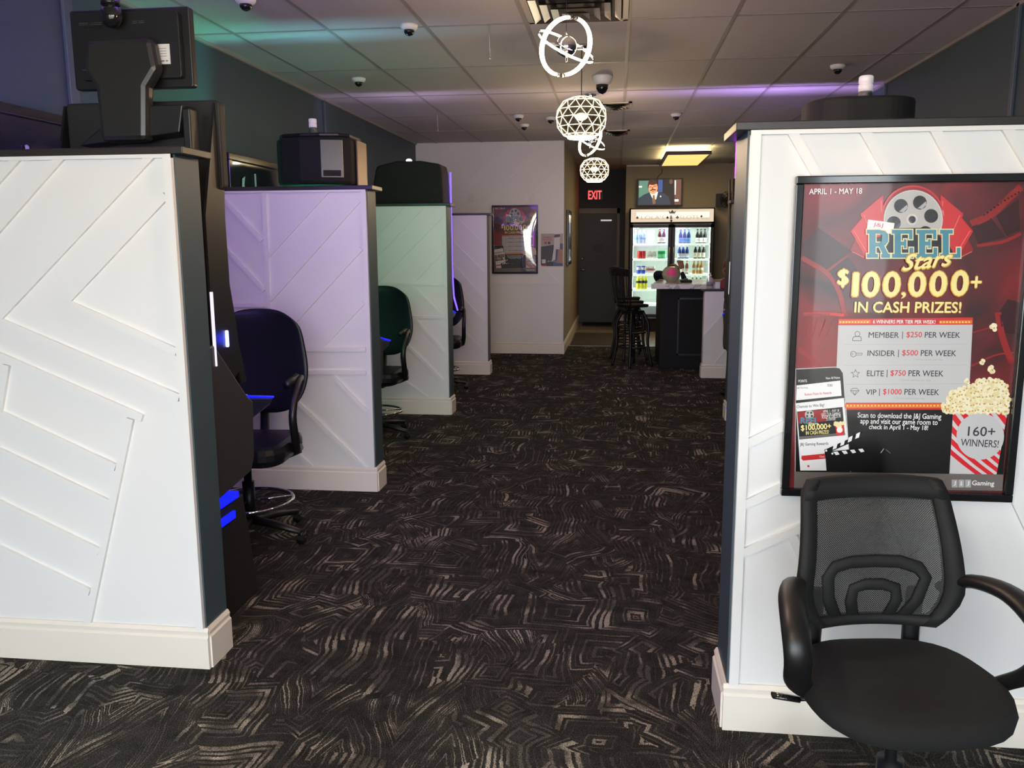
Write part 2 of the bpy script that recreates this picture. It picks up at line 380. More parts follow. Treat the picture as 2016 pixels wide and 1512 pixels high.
# rear door
dx0, dx1 = -.78, -.005
mb = MB(); mb.box(-.70, dx1, YD-.03, YD-.005, 0.01, 2.0); d = struct('door_1', mb, doorm, bevel=.002)
mb = MB(); mb.box(-.70, dx1+.05, YD-.045, YD-.001, 2.0, 2.09); mb.box(dx1, dx1+.05, YD-.045, YD-.001, 0, 2.09); mb.build('door_frame', frame_beige, d)
mb = MB(); mb.tube([(-.64, YD-.05, .98), (-.58, YD-.07, .98)], .02); mb.lathe([(.028, 0), (.028, .03)], (-.63, YD-.06, 1.18), axis='y'); mb.lathe([(.028, 0), (.028, .05)], (-.63, YD-.08, .98), axis='y'); mb.build('door_handle', chrome, d)
mb = MB(); mb.box(-.30, -.10, YD-.075, YD-.03, 1.86, 1.885); mb.build('door_closer', steel, d)
mb = MB(); mb.box(-.44, -.24, YD-.034, YD-.03, 1.30, 1.45); mb.build('notice', mat('dim_notice', (.03, .032, .03), .5), d)
mb = MB(); mb.lathe([(.012, 0), (.012, .01)], (-.33, YD-.04, 1.62), axis='y', seg=10); mb.build('peephole', chrome, d)
# thin vertical conduits on the side walls
for i, (x, y, s) in enumerate(((XL, 4.08, 1), (XL, 7.8, 1), (XR, 7.7, -1), (XR, 5.3, -1))):
    mb = MB(); w = (.035, .012, .012, .02)[i]; mb.box(min(x, x+s*.02), max(x, x+s*.02), y-w, y+w, .1, ZC); struct('trim_%d' % (i+1), mb, mat('conduit_paint', (.075, .10, .13), .4), bevel=.004)

# ------------------------------------------------------------------ partitions
CV = {1: (2.964, 0, 290), 11: (2.75, 0, 780), 2: (2.4375, 440, 360), 3: (3.436, 730, 390), 4: (3.436, 730, 390), 5: (3.273, 1400, 120), 6: (2.363, 1400, 820), 7: (2.47, 1380, 900)}
def partition(label, x0, x1, y, th, h, lines, endside, cap=True, stile=True, endm=tealend, cl=None):
    t = thing('partition_wall', label, 'partition wall', ((x0+x1)/2, y+th/2, 0))
    ox, oy = (x0+x1)/2, y+th/2
    def mk(m, name, mt, **k):
        m.v = [(a-ox, b-oy, c_) for a, b, c_ in m.v]; return m.build(name, mt, t, **k)
    mk(MB().box(x0, x1, y, y+th, 0, h), 'panel', white)
    mb = MB(); battens(mb, y, lines, cl or (x0, x1, .15, h))
    ex = x1 if endside > 0 else x0
    if stile:
        mb.box(min(ex, ex-endside*.028), max(ex, ex-endside*.028), y-.0155, y, .15, h)
        mb.box(min(x0, x1), max(x0, x1), y-.0145, y, h-.012, h)
    mk(mb, 'moulding', white)
    mk(MB().box(min(ex, ex+endside*.006), max(ex, ex+endside*.006), y+.002, y+th, .0, h), 'end_panel', endm)
    mb = MB(); board(mb, x0 - (.016 if endside < 0 else 0), x1+(.016 if endside > 0 else 0), y-.001); board_y(mb, y-.001, y+th, ex+endside*.006, d=endside)
    mk(mb, 'baseboard', basew)
    if cap:
        m = MB().box(x0-(.04 if endside < 0 else 0), x1+(.04 if endside > 0 else 0), y-.012, y+th+.03, h, h+.024); mk(m, 'cap', capm, bevel=.003)
    return t
y1 = 2.70
l1 = L(CV[1], y1, [(0, 220, 135, 70, 1, .6, .05), (0, 508, 388, 65, 1, .6, .05), (25, 1000, 910, 60, 1, 0, .05), (425, 897, 990, 298, 1), (25, 1000, 1060, 1440, -1), (425, 897, 1045, 1172, -1), (0, 1190, 845, 1558, -1, .6), (25, 1512, 65, 1275, 1, .02)])
l1 += L(CV[11], y1, [(495, 1255, 730, 125, 1), (22, 78, 640, 365, -1), (0, 272, 605, 560, -1, .5), (0, 553, 550, 820, -1, .5), (0, 800, 500, 1040, -1, .5), (-260, 1000, -150, 420, 1)])
partition('white panelled partition nearest the camera on the left, below the monitor with white sticker', XL, -1.435, y1, .16, 1.785, l1, 1)
y2 = 4.90
l2 = L(CV[2], y2, [(225, 355, 525, 28, 1, 0, .05), (232, 570, 658, 92, 1), (342, 680, 670, 322, 1, .5), (485, 790, 680, 580, 1), (205, 28, 240, 900, -1), (15, 80, 195, 270, -1, .3), (30, 320, 205, 510, -1, .3), (-60, 597, 208, 597, 1, .2),
    (232, 808, 685, 810, 1), (236, 918, 685, 920, 1), (530, 920, 698, 1090, -1), (300, 985, 708, 1382, -1), (250, 1195, 460, 1380, -1)])
partition('panelled partition washed in lilac light, second from the front on the left', XL, -1.44, y2, .17, 1.80, l2, 1)
y3 = 7.25
l3 = L(CV[3], y3, [(45, 262, 240, 48, 1, .3, .05), (55, 392, 378, 48, 1, .3, .05), (68, 558, 482, 138, 1, .2), (300, 572, 487, 372, 1), (-100, 592, 500, 592, 1), (-20, 815, 500, 815, 1), (115, 595, 500, 1030, -1), (290, 595, 495, 795, -1), (265, 1000, 495, 1225, -1, .3), (235, 1235, 425, 1368, -1, .3)])
partition('panelled partition lit mint green by the game machine in front of it', XL, -1.44, y3, .19, 1.80, l3, 1)
y4 = 9.55
l4 = L(CV[4], y4, [(575, 120, 775, 310, -1, .2), (560, 290, 780, 510, -1, .2), (560, 440, 790, 700, -1, .2), (600, 640, 790, 850, -1, .2), (640, 900, 790, 1050, -1, .3)])
partition('pale panelled partition farthest back on the left, beside the framed poster', XL, -1.44, y4, .17, 1.79, l4, 1, endm=mat('grey_end_paint', (.09, .09, .085), .6))
yR = 2.515
lR = L(CV[5], yR, [(480, 455, 640, 735, 1, .02, .1), (940, 440, 1100, 720, 1, .02, .1), (1390, 430, 1540, 705, 1, .02, .1), (1850, 420, 2010, 690, 1, .02, .1)])
lR += L(CV[6], yR, [(170, 100, 352, 10, -1, .02, .1), (155, 385, 342, 298, -1, .02, .1), (147, 610, 437, 482, -1, .02, .45), (395, 545, 437, 640, -1, 0, .1)])
lR += L(CV[7], yR, [(795, 235, 915, 490, 1), (860, 200, 990, 470, 1), (1060, 440, 880, 600, 1), (1515, 130, 1600, 310, -1, 0, .4), (890, 590, 1060, 870, 1)])
partition('white panelled partition on the right carrying the large framed poster', .363, XR, yR, .235, 1.80, lR, -1)
partition('panelled partition on the right, mostly hidden behind the one with the poster', .95, XR, 7.22, .17, 1.80, [], -1)
partition('low white half wall with dark ledge beside the marble bar', .965, XR, 9.53, .14, .955, [((1.1, .15), (1.75, .95), 1), ((.97, .45), (1.4, .95), 1)], -1, endm=white, stile=False)

# ------------------------------------------------------------------ promotional poster artwork
pr_mats = {}
PM = []; PI = {}
def pm(n, col, rough=.25, **k):
    PI[n] = len(PM); PM.append(mat('print_'+n, col, rough, coat=.2, **k)); return PI[n]
def print_bg():
    m = bpy.data.materials.new('print_background'); m.use_nodes = True; nt = m.node_tree; b = nt.nodes['Principled BSDF']
    tc = nt.nodes.new('ShaderNodeTexCoord'); n = nt.nodes.new('ShaderNodeTexNoise'); n.inputs['Scale'].default_value = 3.2; n.inputs['Detail'].default_value = 3; n.inputs['Distortion'].default_value = .7
    cr = nt.nodes.new('ShaderNodeValToRGB'); e = cr.color_ramp.elements; e[0].position = .34; e[0].color = (.030, .008, .009, 1); e[1].position = .66; e[1].color = (.27, .016, .018, 1)
    k = e.new(.5); k.color = (.14, .010, .013, 1)
    nt.links.new(tc.outputs['Object'], n.inputs['Vector']); nt.links.new(n.outputs['Fac'], cr.inputs['Fac']); nt.links.new(cr.outputs['Color'], b.inputs['Base Color']); b.inputs['Roughness'].default_value = .3; b.inputs['Coat Weight'].default_value = .3
    return m
PM.append(print_bg()); PI['bg'] = 0
for n, c_ in dict(black=(.008, .007, .008), dark=(.045, .012, .014), film=(.30, .02, .02), red=(.62, .03, .035), redhi=(.85, .16, .12), deep=(.30, .012, .016), reel=(.50, .48, .46), reelrim=(.62, .60, .58), hole=(.015, .012, .012), cream=(.80, .72, .42),
        blue=(.06, .25, .34), gold=(.86, .60, .10), goldhi=(.93, .80, .32), goldlo=(.50, .28, .02), white=(.85, .85, .85), panel=(.56, .56, .57), ink=(.05, .045, .06), redink=(.62, .05, .06), orange=(.80, .16, .03), yellow=(.95, .62, .12), pop=(.82, .70, .38), popb=(.62, .36, .10), popw=(.90, .84, .60), cup=(.68, .02, .03), grey=(.16, .14, .13), faint=(.42, .41, .43), lab=(.62, .60, .62)).items(): pm(n, c_)
YP = 2.487
def poster_print():
    mb = MB()
    def A(x, y): return at(1540+x/4.235, 330+y/4.235, YP)
    def B(x, y): return at(1540+x/3.779, 600+y/3.779, YP)
    lay = [0]
    def y(k): lay[0] += 1; return YP-.0005*k-.0002-7e-6*(lay[0] % 45)
    x0, z1 = A(183, 138); _, z0 = B(95, 1368); x1 = B(1655, 1380)[0]
    def poly(P, pts, k, m): mb.add([(P(*p)[0], y(k), P(*p)[1]) for p in pts], [list(range(len(pts)))], PI[m])
    def circ(P, cx, cy, r, k, m, sy=1, n=28): poly(P, [(cx+r*cos(2*pi*i/n), cy+r*sy*sin(2*pi*i/n)) for i in range(n)], k, m)
    def ring(P, cx, cy, r0, r1, k, m, n=32):
        vs = [(P(cx+r*cos(2*pi*i/n), cy+r*sin(2*pi*i/n))) for r in (r0, r1) for i in range(n)]
        mb.add([(a, y(k), b) for a, b in vs], [(i, (i+1) % n, n+(i+1) % n, n+i) for i in range(n)], PI[m])
    def line(P, a, b, w, k, m):
        a = Vector(a); b = Vector(b); d = (b-a).normalized(); nn = Vector((-d.y, d.x))*w/2; poly(P, [tuple(a+nn), tuple(b+nn), tuple(b-nn), tuple(a-nn)], k, m)
    def curve(P, pts, w, k, m, n=6):
        q = spline([(p[0], p[1], 0) for p in pts], n)
        for i in range(len(q)-1): line(P, (q[i].x, q[i].y), (q[i+1].x+(q[i+1].x-q[i].x)*.1, q[i+1].y+(q[i+1].y-q[i].y)*.1), w, k, m)
    def tx(P, s, xa, ya, xb, yb, k, m, off=.0, shear=0, rot=0, grow=0):
        a = P(xa, yb); b = P(xb, ya); text(mb, s, a[0], b[0], a[1], b[1], y(k), PI[m], off, shear, rot, grow)
    mb.add([(x0, y(0), z0), (x1, y(0), z0), (x1, y(0), z1), (x0, y(0), z1)], [(0, 1, 2, 3)], 0)
    # lower black field
    poly(B, [(110, 470), (1700, 470), (1655, 1250), (100, 1250)][:0] or [(118, 790), (1695, 790), (1660, 1270), (98, 1255)], 1, 'black')
    # film strips in the background
    poly(A, [(180, 640), (310, 500), (600, 700), (380, 860), (180, 740)], 1, 'dark'); poly(A, [(400, 870), (560, 740), (640, 860), (520, 1040)], 1, 'dark')
    curve(A, [(165, 750), (380, 880), (480, 1030), (535, 1240)], 42, 1, 'film'); curve(A, [(190, 1225), (380, 1222), (530, 1235)], 26, 2, 'red'); curve(A, [(380, 860), (560, 730)], 14, 2, 'film')
    curve(A, [(1590, 470), (1760, 390), (1900, 260), (2010, 160)], 60, 1, 'film'); curve(A, [(1640, 650), (1850, 620), (2010, 550)], 26, 1, 'film')
    for i in range(11): 
        u = i/10; circ(A, 1700+u*290, 395-u*190-10*sin(u*3), 9, 2, 'hole', n=6)
    poly(A, [(1600, 490), (1760, 420), (1880, 580), (1650, 640)], 1, 'dark'); poly(A, [(1800, 400), (1990, 260), (2000, 520), (1890, 570)], 1, 'dark')
    curve(B, [(1620, 60), (1650, 230), (1710, 400), (1730, 430)], 50, 1, 'film'); curve(B, [(1430, 210), (1610, 160)], 10, 1, 'film'); curve(B, [(1420, 460), (1600, 380), (1740, 360)], 12, 1, 'film')
    curve(B, [(125, 330), (250, 430), (330, 540)], 40, 1, 'film'); curve(B, [(160, 75), (420, 75)], 18, 2, 'film')
    for i in range(5): line(B, (150+i*60, 110), (130+i*50, 250), 5, 2, 'film')
    poly(A, [(1900, 1100), (2010, 1130), (2010, 1390), (1850, 1390), (1830, 1200)], 1, 'dark')
    # fan of red tickets
    for s, X in ((1, lambda x: x), (-1, lambda x: 2186-x)):
        poly(A, [(X(690), 760), (X(575), 690), (X(640), 560), (X(860), 700)], 2, 'deep')
        poly(A, [(X(720), 770), (X(580), 530), (X(690), 400), (X(900), 700)], 3, 'red')
        poly(A, [(X(800), 720), (X(660), 385), (X(852), 225), (X(860), 640)], 4, 'red')
        line(A, (X(690), 395), (X(745), 520), 7, 5, 'redhi'); line(A, (X(835), 275), (X(845), 480), 7, 5, 'redhi'); line(A, (X(605), 525), (X(705), 690), 7, 5, 'redhi'); line(A, (X(590), 700), (X(690), 750), 6, 5, 'redhi')
    circ(A, 1100, 410, 262, 5, 'deep'); ring(A, 1100, 410, 250, 265, 6, 'red', 40)
    circ(A, 1103, 432, 248, 6, 'reel', n=44); ring(A, 1103, 432, 238, 248, 7, 'reelrim', 44)
    for cx, cy in ((1000, 318), (1158, 290), (1252, 402), (940, 462), (1205, 545)): circ(A, cx, cy, 58, 8, 'hole'); poly(A, [(cx-20, cy+48), (cx+50, cy-10), (cx+55, cy+18), (cx+20, cy+54)], 9, 'faint') if cy < 330 else None
    circ(A, 1093, 432, 47, 8, 'reelrim'); circ(A, 1093, 432, 30, 9, 'hole')
    poly(A, [(735, 620), (960, 505), (1240, 500), (1400, 640), (1440, 720), (760, 745)], 9, 'black')
    poly(A, [(722, 432), (945, 462), (930, 555), (712, 520)], 10, 'white'); tx(A, 'J&J', 765, 460, 850, 502, 11, 'redink', 0, 0, -.13)
    # REEL
    def slab(word, xs, yt, yb, k):
        pass
    for ch, xa, xb in (('R', 712, 905), ('E', 922, 1100), ('E', 1128, 1300), ('L', 1325, 1495)):
        yt, yb = 518, 752; u = lambda t: xa+(xb-xa)*t; v = lambda t: yt+(yb-yt)*t
        for g, k, m in ((9, 12, 'cream'), (0, 13, 'blue')):
            def bar(a, b, c_, d_): poly(A, [(u(a)-g, v(b)-g), (u(c_)+g, v(b)-g), (u(c_)+g, v(d_)+g), (u(a)-g, v(d_)+g)], k, m)
            if ch in 'EL':
                bar(0.0, 0, .62 if ch == 'L' else .5, .14); bar(.12, .0, .42, 1); bar(0, .86, .9, 1); bar(.82, .64, 1, 1)
                if ch == 'E': bar(.3, 0, .9, .14); bar(.80, .0, .96, .34); bar(.3, .42, .62, .56); bar(.56, .34, .68, .66)
            else:
                bar(0, 0, .55, .14); bar(.1, 0, .38, 1); bar(0, .86, .48, 1); bar(.62, .86, 1, 1); bar(.3, .46, .62, .60)
                q = [(.5, 0), (.78, .04), (.92, .16), (.92, .42), (.80, .55), (.6, .6), (.55, .46), (.64, .40), (.66, .2), (.58, .14), (.5, .14)]
                qq = [(u(a)+(g if a > .55 else 0)*(1 if b != .46 else 1), v(b)+(g if b > .45 else -g if b < .1 else 0)) for a, b in q]; poly(A, qq, k, m)
                poly(A, [(u(.5)-g, v(.55)), (u(.74)+g, v(.55)), (u(.95)+g, v(.9)), (u(.70)-g, v(.9))], k, m)
    a, b = A(1000, 850), A(1432, 695)
    for k, m, g, off in ((14, 'goldlo', .004, .05), (15, 'gold', .0015, .045), (16, 'goldhi', 0, .02)): text(mb, 'Stars', a[0], b[0], a[1]+.004, b[1]-.004, y(k), PI[m], off, .45, .12, g)
    for s, xa, ya, xb, yb in (('$', 466, 845, 565, 1000), ('1', 588, 876, 650, 1076), ('0', 668, 868, 828, 1082), ('0', 842, 868, 1002, 1082), (',', 1000, 1040, 1042, 1092), ('0', 1056, 866, 1216, 1080), ('0', 1232, 862, 1394, 1077), ('0', 1412, 857, 1574, 1073), ('+', 1582, 908, 1678, 1004)):
        tx(A, s, xa-9, ya-7, xb+9, yb+12, 6, 'deep', .04); tx(A, s, xa-5, ya-5, xb+5, yb+5, 7, 'goldlo', .05); tx(A, s, xa, ya, xb, yb, 8, 'gold', .05); tx(A, s, xa+4, ya+4, xb-4, yb-4, 9, 'goldhi', .035)
    tx(A, 'IN CASH PRIZES!', 608, 1122, 1508, 1210, 7, 'goldhi', .03); tx(A, 'IN CASH PRIZES!', 611, 1128, 1511, 1214, 6, 'goldlo', .03)
    tx(A, 'APRIL 1 - MAY 18', 230, 168, 676, 222, 7, 'white', .02)
    # winners panel
    poly(B, [(425, 150), (1430, 150), (1400, 735), (400, 735)], 3, 'panel')
    poly(B, [(425, 108), (1432, 97), (1430, 150), (422, 156)], 4, 'red'); poly(B, [(398, 735), (1400, 735), (1400, 785), (395, 785)], 4, 'red')
    for xa, xb in ((428, 665), (1178, 1425)):
        poly(B, [(xa, 120), (xb, 117), (xb, 142), (xa, 145)], 5, 'orange')
        for i in range(10): xx = xa+6+(xb-xa-12)*i/10; poly(B, [(xx, 126), (xx+13, 126), (xx+13, 138), (xx, 138)], 6, 'yellow')
    poly(B, [(400, 743), (1400, 740), (1400, 772), (398, 775)], 5, 'orange')
    for i in range(38): xx = 408+i*26; poly(B, [(xx, 750), (xx+13, 750), (xx+13, 762), (xx, 762)], 6, 'yellow')
    tx(B, '6 WINNERS PER TIER PER WEEK!', 683, 117, 1152, 142, 6, 'white', .02)
    for w_, (xa, xc), pr_, (xd, xe), (xf, xg), yt, yb in (('MEMBER', (650, 880), '$250', (932, 1052), (1070, 1338), 208, 248), ('INSIDER', (642, 850), '$500', (900, 1022), (1040, 1308), 344, 384), ('ELITE', (637, 766), '$750', (813, 930), (948, 1212), 495, 535), ('VIP', (629, 710), '$1000', (757, 900), (918, 1180), 635, 674)):
        tx(B, w_, xa, yt, xc, yb, 5, 'ink', .012); tx(B, pr_, xd, yt-3, xe, yb+3, 5, 'redink', .012); tx(B, 'PER WEEK', xf, yt, xg, yb, 5, 'ink', .012)
        mx = (xc+xd)/2; line(B, (mx, yt-6), (mx-2, yb+10), 5, 5, 'ink')
    tx(B, '1 bonus entry per day', 985, 404, 1208, 422, 5, 'faint'); tx(B, '2 bonus entries per day', 878, 558, 1116, 575, 5, 'faint'); tx(B, '7 bonus entries per day', 838, 694, 1072, 711, 5, 'faint')
    for yy in (300, 455, 597): line(B, (470, yy), (1390, yy-4), 2, 4, 'faint')
    # icons
    ring(B, 567, 220, 17, 20, 5, 'ink'); curve(B, [(532, 272), (534, 250), (548, 240), (585, 240), (596, 250), (597, 272)], 3.5, 5, 'ink'); line(B, (532, 271), (597, 271), 3.5, 5, 'ink')
    ring(B, 537, 371, 19, 22, 5, 'ink'); ring(B, 530, 371, 5, 7, 5, 'ink', 12); line(B, (556, 364), (604, 364), 3, 5, 'ink'); line(B, (556, 378), (600, 378), 3, 5, 'ink'); line(B, (604, 364), (600, 378), 3, 5, 'ink')
    st = [(553+(33 if i % 2 == 0 else 14)*sin(pi*i/5), 518-(33 if i % 2 == 0 else 14)*cos(pi*i/5)) for i in range(10)]
    for i in range(10): line(B, st[i], st[(i+1) % 10], 3, 5, 'ink')
    dm = [(515, 645), (530, 627), (565, 627), (580, 645), (547, 678)]
    for i in range(5): line(B, dm[i], dm[(i+1) % 5], 3, 5, 'ink')
    line(B, dm[0], dm[3], 3, 5, 'ink'); line(B, (535, 645), dm[4], 2.5, 5, 'ink'); line(B, (560, 645), dm[4], 2.5, 5, 'ink')
    tx(B, 'Scan to download the J&J Gaming', 568, 818, 1197, 858, 4, 'white', .01); tx(B, 'app and visit our game room to', 588, 862, 1170, 902, 4, 'white', .01); tx(B, 'check in April 1 - May 18!', 653, 905, 1098, 942, 4, 'white', .01)
    # phone
    poly(B, [(128, 478), (400, 465), (440, 472), (465, 510), (512, 1180), (520, 1250), (100, 1250), (104, 480)], 5, 'lab'); poly(B, [(128, 484), (400, 471), (434, 478), (458, 512), (505, 1180), (512, 1250), (104, 1250), (108, 485)], 6, 'black')
    poly(B, [(112, 605), (440, 568), (448, 682), (108, 716)], 7, 'white'); poly(B, [(106, 738), (466, 698), (500, 1090), (500, 1240), (140, 1240)], 7, 'white')
    tx(B, 'POINTS', 125, 562, 190, 580, 8, 'white', .01, 0, .05); tx(B, 'View All Points', 328, 540, 436, 556, 8, 'white', .01, 0, .07); tx(B, '530', 342, 595, 380, 612, 8, 'ink', .02); tx(B, 'J&J Gaming', 114, 616, 196, 630, 8, 'ink', 0, 0, .05)
    tx(B, 'Redeem Points for Rewards', 172, 657, 374, 673, 8, 'redink', .01, 0, .09); tx(B, 'Chances to Win Big!', 112, 748, 320, 772, 8, 'ink', .01, 0, .09)
    poly(B, [(115, 800), (455, 765), (472, 972), (132, 1008)], 8, 'black'); poly(B, [(118, 802), (330, 782), (340, 870), (124, 890)], 9, 'deep'); circ(B, 207, 822, 34, 10, 'reel')
    for cx, cy in ((195, 808), (220, 808), (225, 832), (190, 832)): circ(B, cx, cy, 8, 11, 'hole', n=10)
    tx(B, 'REEL', 140, 845, 275, 888, 12, 'blue', .06); tx(B, 'Stars', 195, 880, 275, 898, 13, 'goldhi', .02, .3); tx(B, '$100,000+', 142, 895, 370, 938, 12, 'goldhi', .03, 0, .09); tx(B, 'IN CASH PRIZES!', 180, 942, 352, 966, 12, 'goldhi', .01, 0, .08)
    tx(B, 'APRIL 1 - MAY 18', 308, 785, 428, 802, 12, 'white', 0, 0, .08); tx(B, 'VISIT OUR GAMING', 294, 808, 440, 828, 12, 'white', 0, 0, .08); tx(B, 'ROOM & CHECK IN', 300, 826, 440, 846, 12, 'white', 0, 0, .08); tx(B, 'TO ENTER!', 330, 846, 402, 864, 12, 'white', 0, 0, .08)
    poly(B, [(132, 985), (472, 955), (474, 975), (134, 1008)], 11, 'grey'); poly(B, [(400, 905), (466, 900), (462, 975), (408, 975)], 12, 'cup'); circ(B, 432, 935, 22, 13, 'white')
    for i in range(14): circ(B, 395+random.random()*68, 880+random.random()*32, 12, 12, 'pop', n=9)
    tx(B, 'J&J Gaming Rewards', 136, 1032, 350, 1056, 8, 'ink', .01, 0, .06)
    poly(B, [(150, 1130), (330, 1112), (335, 1150), (160, 1166), (146, 1150)], 8, 'red'); tx(B, 'Check', 282, 1128, 322, 1142, 9, 'white'); poly(B, [(192, 1200), (208, 1200), (208, 1214), (192, 1214)], 8, 'redink')
    # clapper board
    poly(B, [(325, 1110), (645, 1075), (650, 1110), (700, 1250), (335, 1240)], 9, 'black'); poly(B, [(318, 1085), (610, 955), (622, 985), (330, 1115)], 10, 'black'); poly(B, [(320, 1100), (640, 1068), (648, 1100), (325, 1128)], 11, 'black')
    for i in range(4): 
        xx = 360+i*56; yy = 1078-i*27; poly(B, [(xx+28, yy-32), (xx+58, yy-46), (xx+48, yy-6), (xx+20, yy+6)], 12, 'white')
        xx = 385+i*62; yy = 1100-i*7; poly(B, [(xx, yy), (xx+32, yy-4), (xx+46, yy+18), (xx+20, yy+24)], 12, 'white')
    circ(B, 332, 1090, 8, 12, 'white', n=10); circ(B, 378, 1112, 8, 12, 'white', n=10)
    curve(B, [(742, 1110), (765, 1078)], 3, 4, 'white'); curve(B, [(780, 1085), (815, 1112)], 2, 4, 'faint')
    # cup of popcorn
    cl_ = [(1283, 795), (1692, 795), (1608, 1270), (1255, 1270)]
    poly(B, cl_, 4, 'lab')
    for i in range(9):
        a0 = 1150+i*90
        q = []
        for t in range(7): 
            tt = t/6; q.append((a0-250+tt*tt*260+tt*330, 700+tt*600))
        qq = q+[(p[0]+52, p[1]) for p in q[::-1]]
        pl = [p for p in qq]
        # clip against the cup outline
        def clp(poly_, a, b):
            out = []
            sd = lambda p: (b[0]-a[0])*(p[1]-a[1])-(b[1]-a[1])*(p[0]-a[0])
            for j in range(len(poly_)):
                p, r_ = poly_[j-1], poly_[j]; sp, sr = sd(p), sd(r_)
                if (sp >= 0) != (sr >= 0): t = sp/(sp-sr); out.append((p[0]+t*(r_[0]-p[0]), p[1]+t*(r_[1]-p[1])))
                if sr >= 0: out.append(r_)
            return out
        for j in range(6):
            seg = [q[j], q[j+1], (q[j+1][0]+52, q[j+1][1]), (q[j][0]+52, q[j][1])]
            for e in range(4):
                if seg: seg = clp(seg, cl_[e], cl_[(e+1) % 4])
            if len(seg) > 2: poly(B, seg, 5, 'cup')
    circ(B, 1485, 985, 178, 6, 'panel', .98, 36); tx(B, '160+', 1390, 915, 1600, 982, 7, 'ink', .015); tx(B, 'WINNERS!', 1337, 1012, 1625, 1060, 7, 'ink', .01, 0, -.03)
    poly(B, [(1280, 785), (1694, 785), (1692, 805), (1283, 805)], 6, 'lab')
    rr = random.Random(3)
    def popc(cx, cy, r, k):
        for j in range(5):
            a = rr.random()*6.28; circ(B, cx+r*.55*cos(a), cy+r*.55*sin(a), r*.6, k, ('popw', 'pop', 'popw')[j % 3], n=9)
        circ(B, cx+r*.1, cy+r*.15, r*.25, k+1, 'popb', n=7)
    prof_ = [(1215, 745), (1250, 690), (1290, 640), (1350, 615), (1420, 600), (1480, 565), (1560, 555), (1640, 570), (1690, 625), (1692, 790), (1500, 800), (1290, 790)]
    poly(B, [(x_+8, y_+14) for x_, y_ in prof_[:9]]+prof_[9:], 6, 'pop')
    for i in range(95):
        u = (i % 19)/18; xx = 1225+u*455+rr.uniform(-12, 12); top = 600
        for q in range(8):
            if prof_[q][0] <= xx <= prof_[q+1][0]: top = prof_[q][1]+(prof_[q+1][1]-prof_[q][1])*(xx-prof_[q][0])/(prof_[q+1][0]-prof_[q][0])
        v = (i//19)/4; yy = top+18+v*max(0, 790-top-18)+rr.uniform(-8, 8); popc(xx, yy, 27, 7)
    for xx, yy, r in ((1585, 172, 30), (1500, 428, 22), (1572, 485, 30), (1388, 572, 22)): popc(xx, yy, r, 7)
    # footer
    poly(B, [(95, 1248), (1655, 1270), (1650, 1392), (92, 1368)], 8, 'grey')
    for i, s in enumerate('J&J'): poly(B, [(1270+i*50, 1308), (1314+i*50, 1308), (1314+i*50, 1366), (1270+i*50, 1366)], 9, 'faint'); tx(B, s, 1282+i*50, 1318, 1302+i*50, 1352, 10, 'white', .02)
    tx(B, 'Gaming', 1420, 1318, 1590, 1360, 9, 'white', .02)
    tx(B, 'J&J Gaming', 980, 1285, 1010, 1290, 0, 'grey') if False else None
    return mb, (x0, x1, z0, z1)
mb, (px0, px1, pz0, pz1) = poster_print()
pcx, pcz = (px0+px1)/2, (pz0+pz1)/2
def frame_mesh(w, h, b=.022, dep=.026):
    m = MB()
    m.box(-w/2-b, w/2+b, 0, dep, h/2, h/2+b); m.box(-w/2-b, w/2+b, 0, dep, -h/2-b, -h/2); m.box(-w/2-b, -w/2, 0, dep, -h/2, h/2); m.box(w/2, w/2+b, 0, dep, -h/2, h/2); m.box(-w/2, w/2, dep-.006, dep, -h/2, h/2)
    return m
t = thing('framed_poster', 'large red casino promotion poster in black frame above the mesh office chair', 'poster', (pcx, yR-.034, pcz))
mb.v = [(a-pcx, b-YP+.008+.012, c_-pcz) for a, b, c_ in mb.v]
pp = mb.build('print', PM, t, recalc=False)
frame_mesh(px1-px0, pz1-pz0).build('frame', blackg, t, bevel=.004)
t2 = copy_tree(t); t2.location = (-1.345, YB-.036, 1.525); t2.scale = (.965, 1, .985); tag(t2, 'same red promotion poster in black frame with shiny plastic cover on the far white wall', 'poster')
# bulging glossy plastic cover of the far poster
m = MB(); n = 14; w, h = (px1-px0), (pz1-pz0); vs = []; fs = []
for i in range(n+1):
    for j in range(n+1):
        u, v = i/n, j/n; vs.append((-w/2+w*u, .006-.022*sin(pi*u)**.6*sin(pi*v)**.5-.004*sin(9*u+3*v)*u*sin(pi*v)*sin(pi*u), -h/2+h*v))
for i in range(n):
    for j in range(n): fs.append((i*(n+1)+j, (i+1)*(n+1)+j, (i+1)*(n+1)+j+1, i*(n+1)+j+1))
m.add(vs, fs, 0, True); m.build('plastic_cover', glassy('plastic_sheet', (1, 1, 1), .12, .05), t2)

# flyer beside it
fl = MB(); fx0, fz1 = at(1065, 460, YB); fx1, fz0 = at(1108, 524, YB); yy = YB-.008
flm = [mat('flyer_pink', (.50, .42, .44), .5), mat('flyer_dark', (.025, .03, .04), .4), mat('flyer_red', (.5, .05, .06), .5), mat('flyer_white', (.7, .7, .72), .5), mat('flyer_skin', (.45, .26, .22), .5), mat('flyer_blue', (.10, .14, .26), .5)]
fl.box(fx0, fx1, yy, yy+.001, fz0, fz1, 0)
W_, H_ = fx1-fx0, fz1-fz0
def fq(pts, k, m_): fl.add([(fx0+a*W_, yy-.0005*k, fz0+b*H_) for a, b in pts], [list(range(len(pts)))], m_)
fq([(0, 0), (1, 0), (1, .70), (0, .60)], 1, 1); fq([(.55, .0), (1, 0), (1, .68), (.8, .7), (.62, .5)], 2, 5); fq([(.72, .1), (1, .1), (1, .5), (.8, .55)], 3, 4)
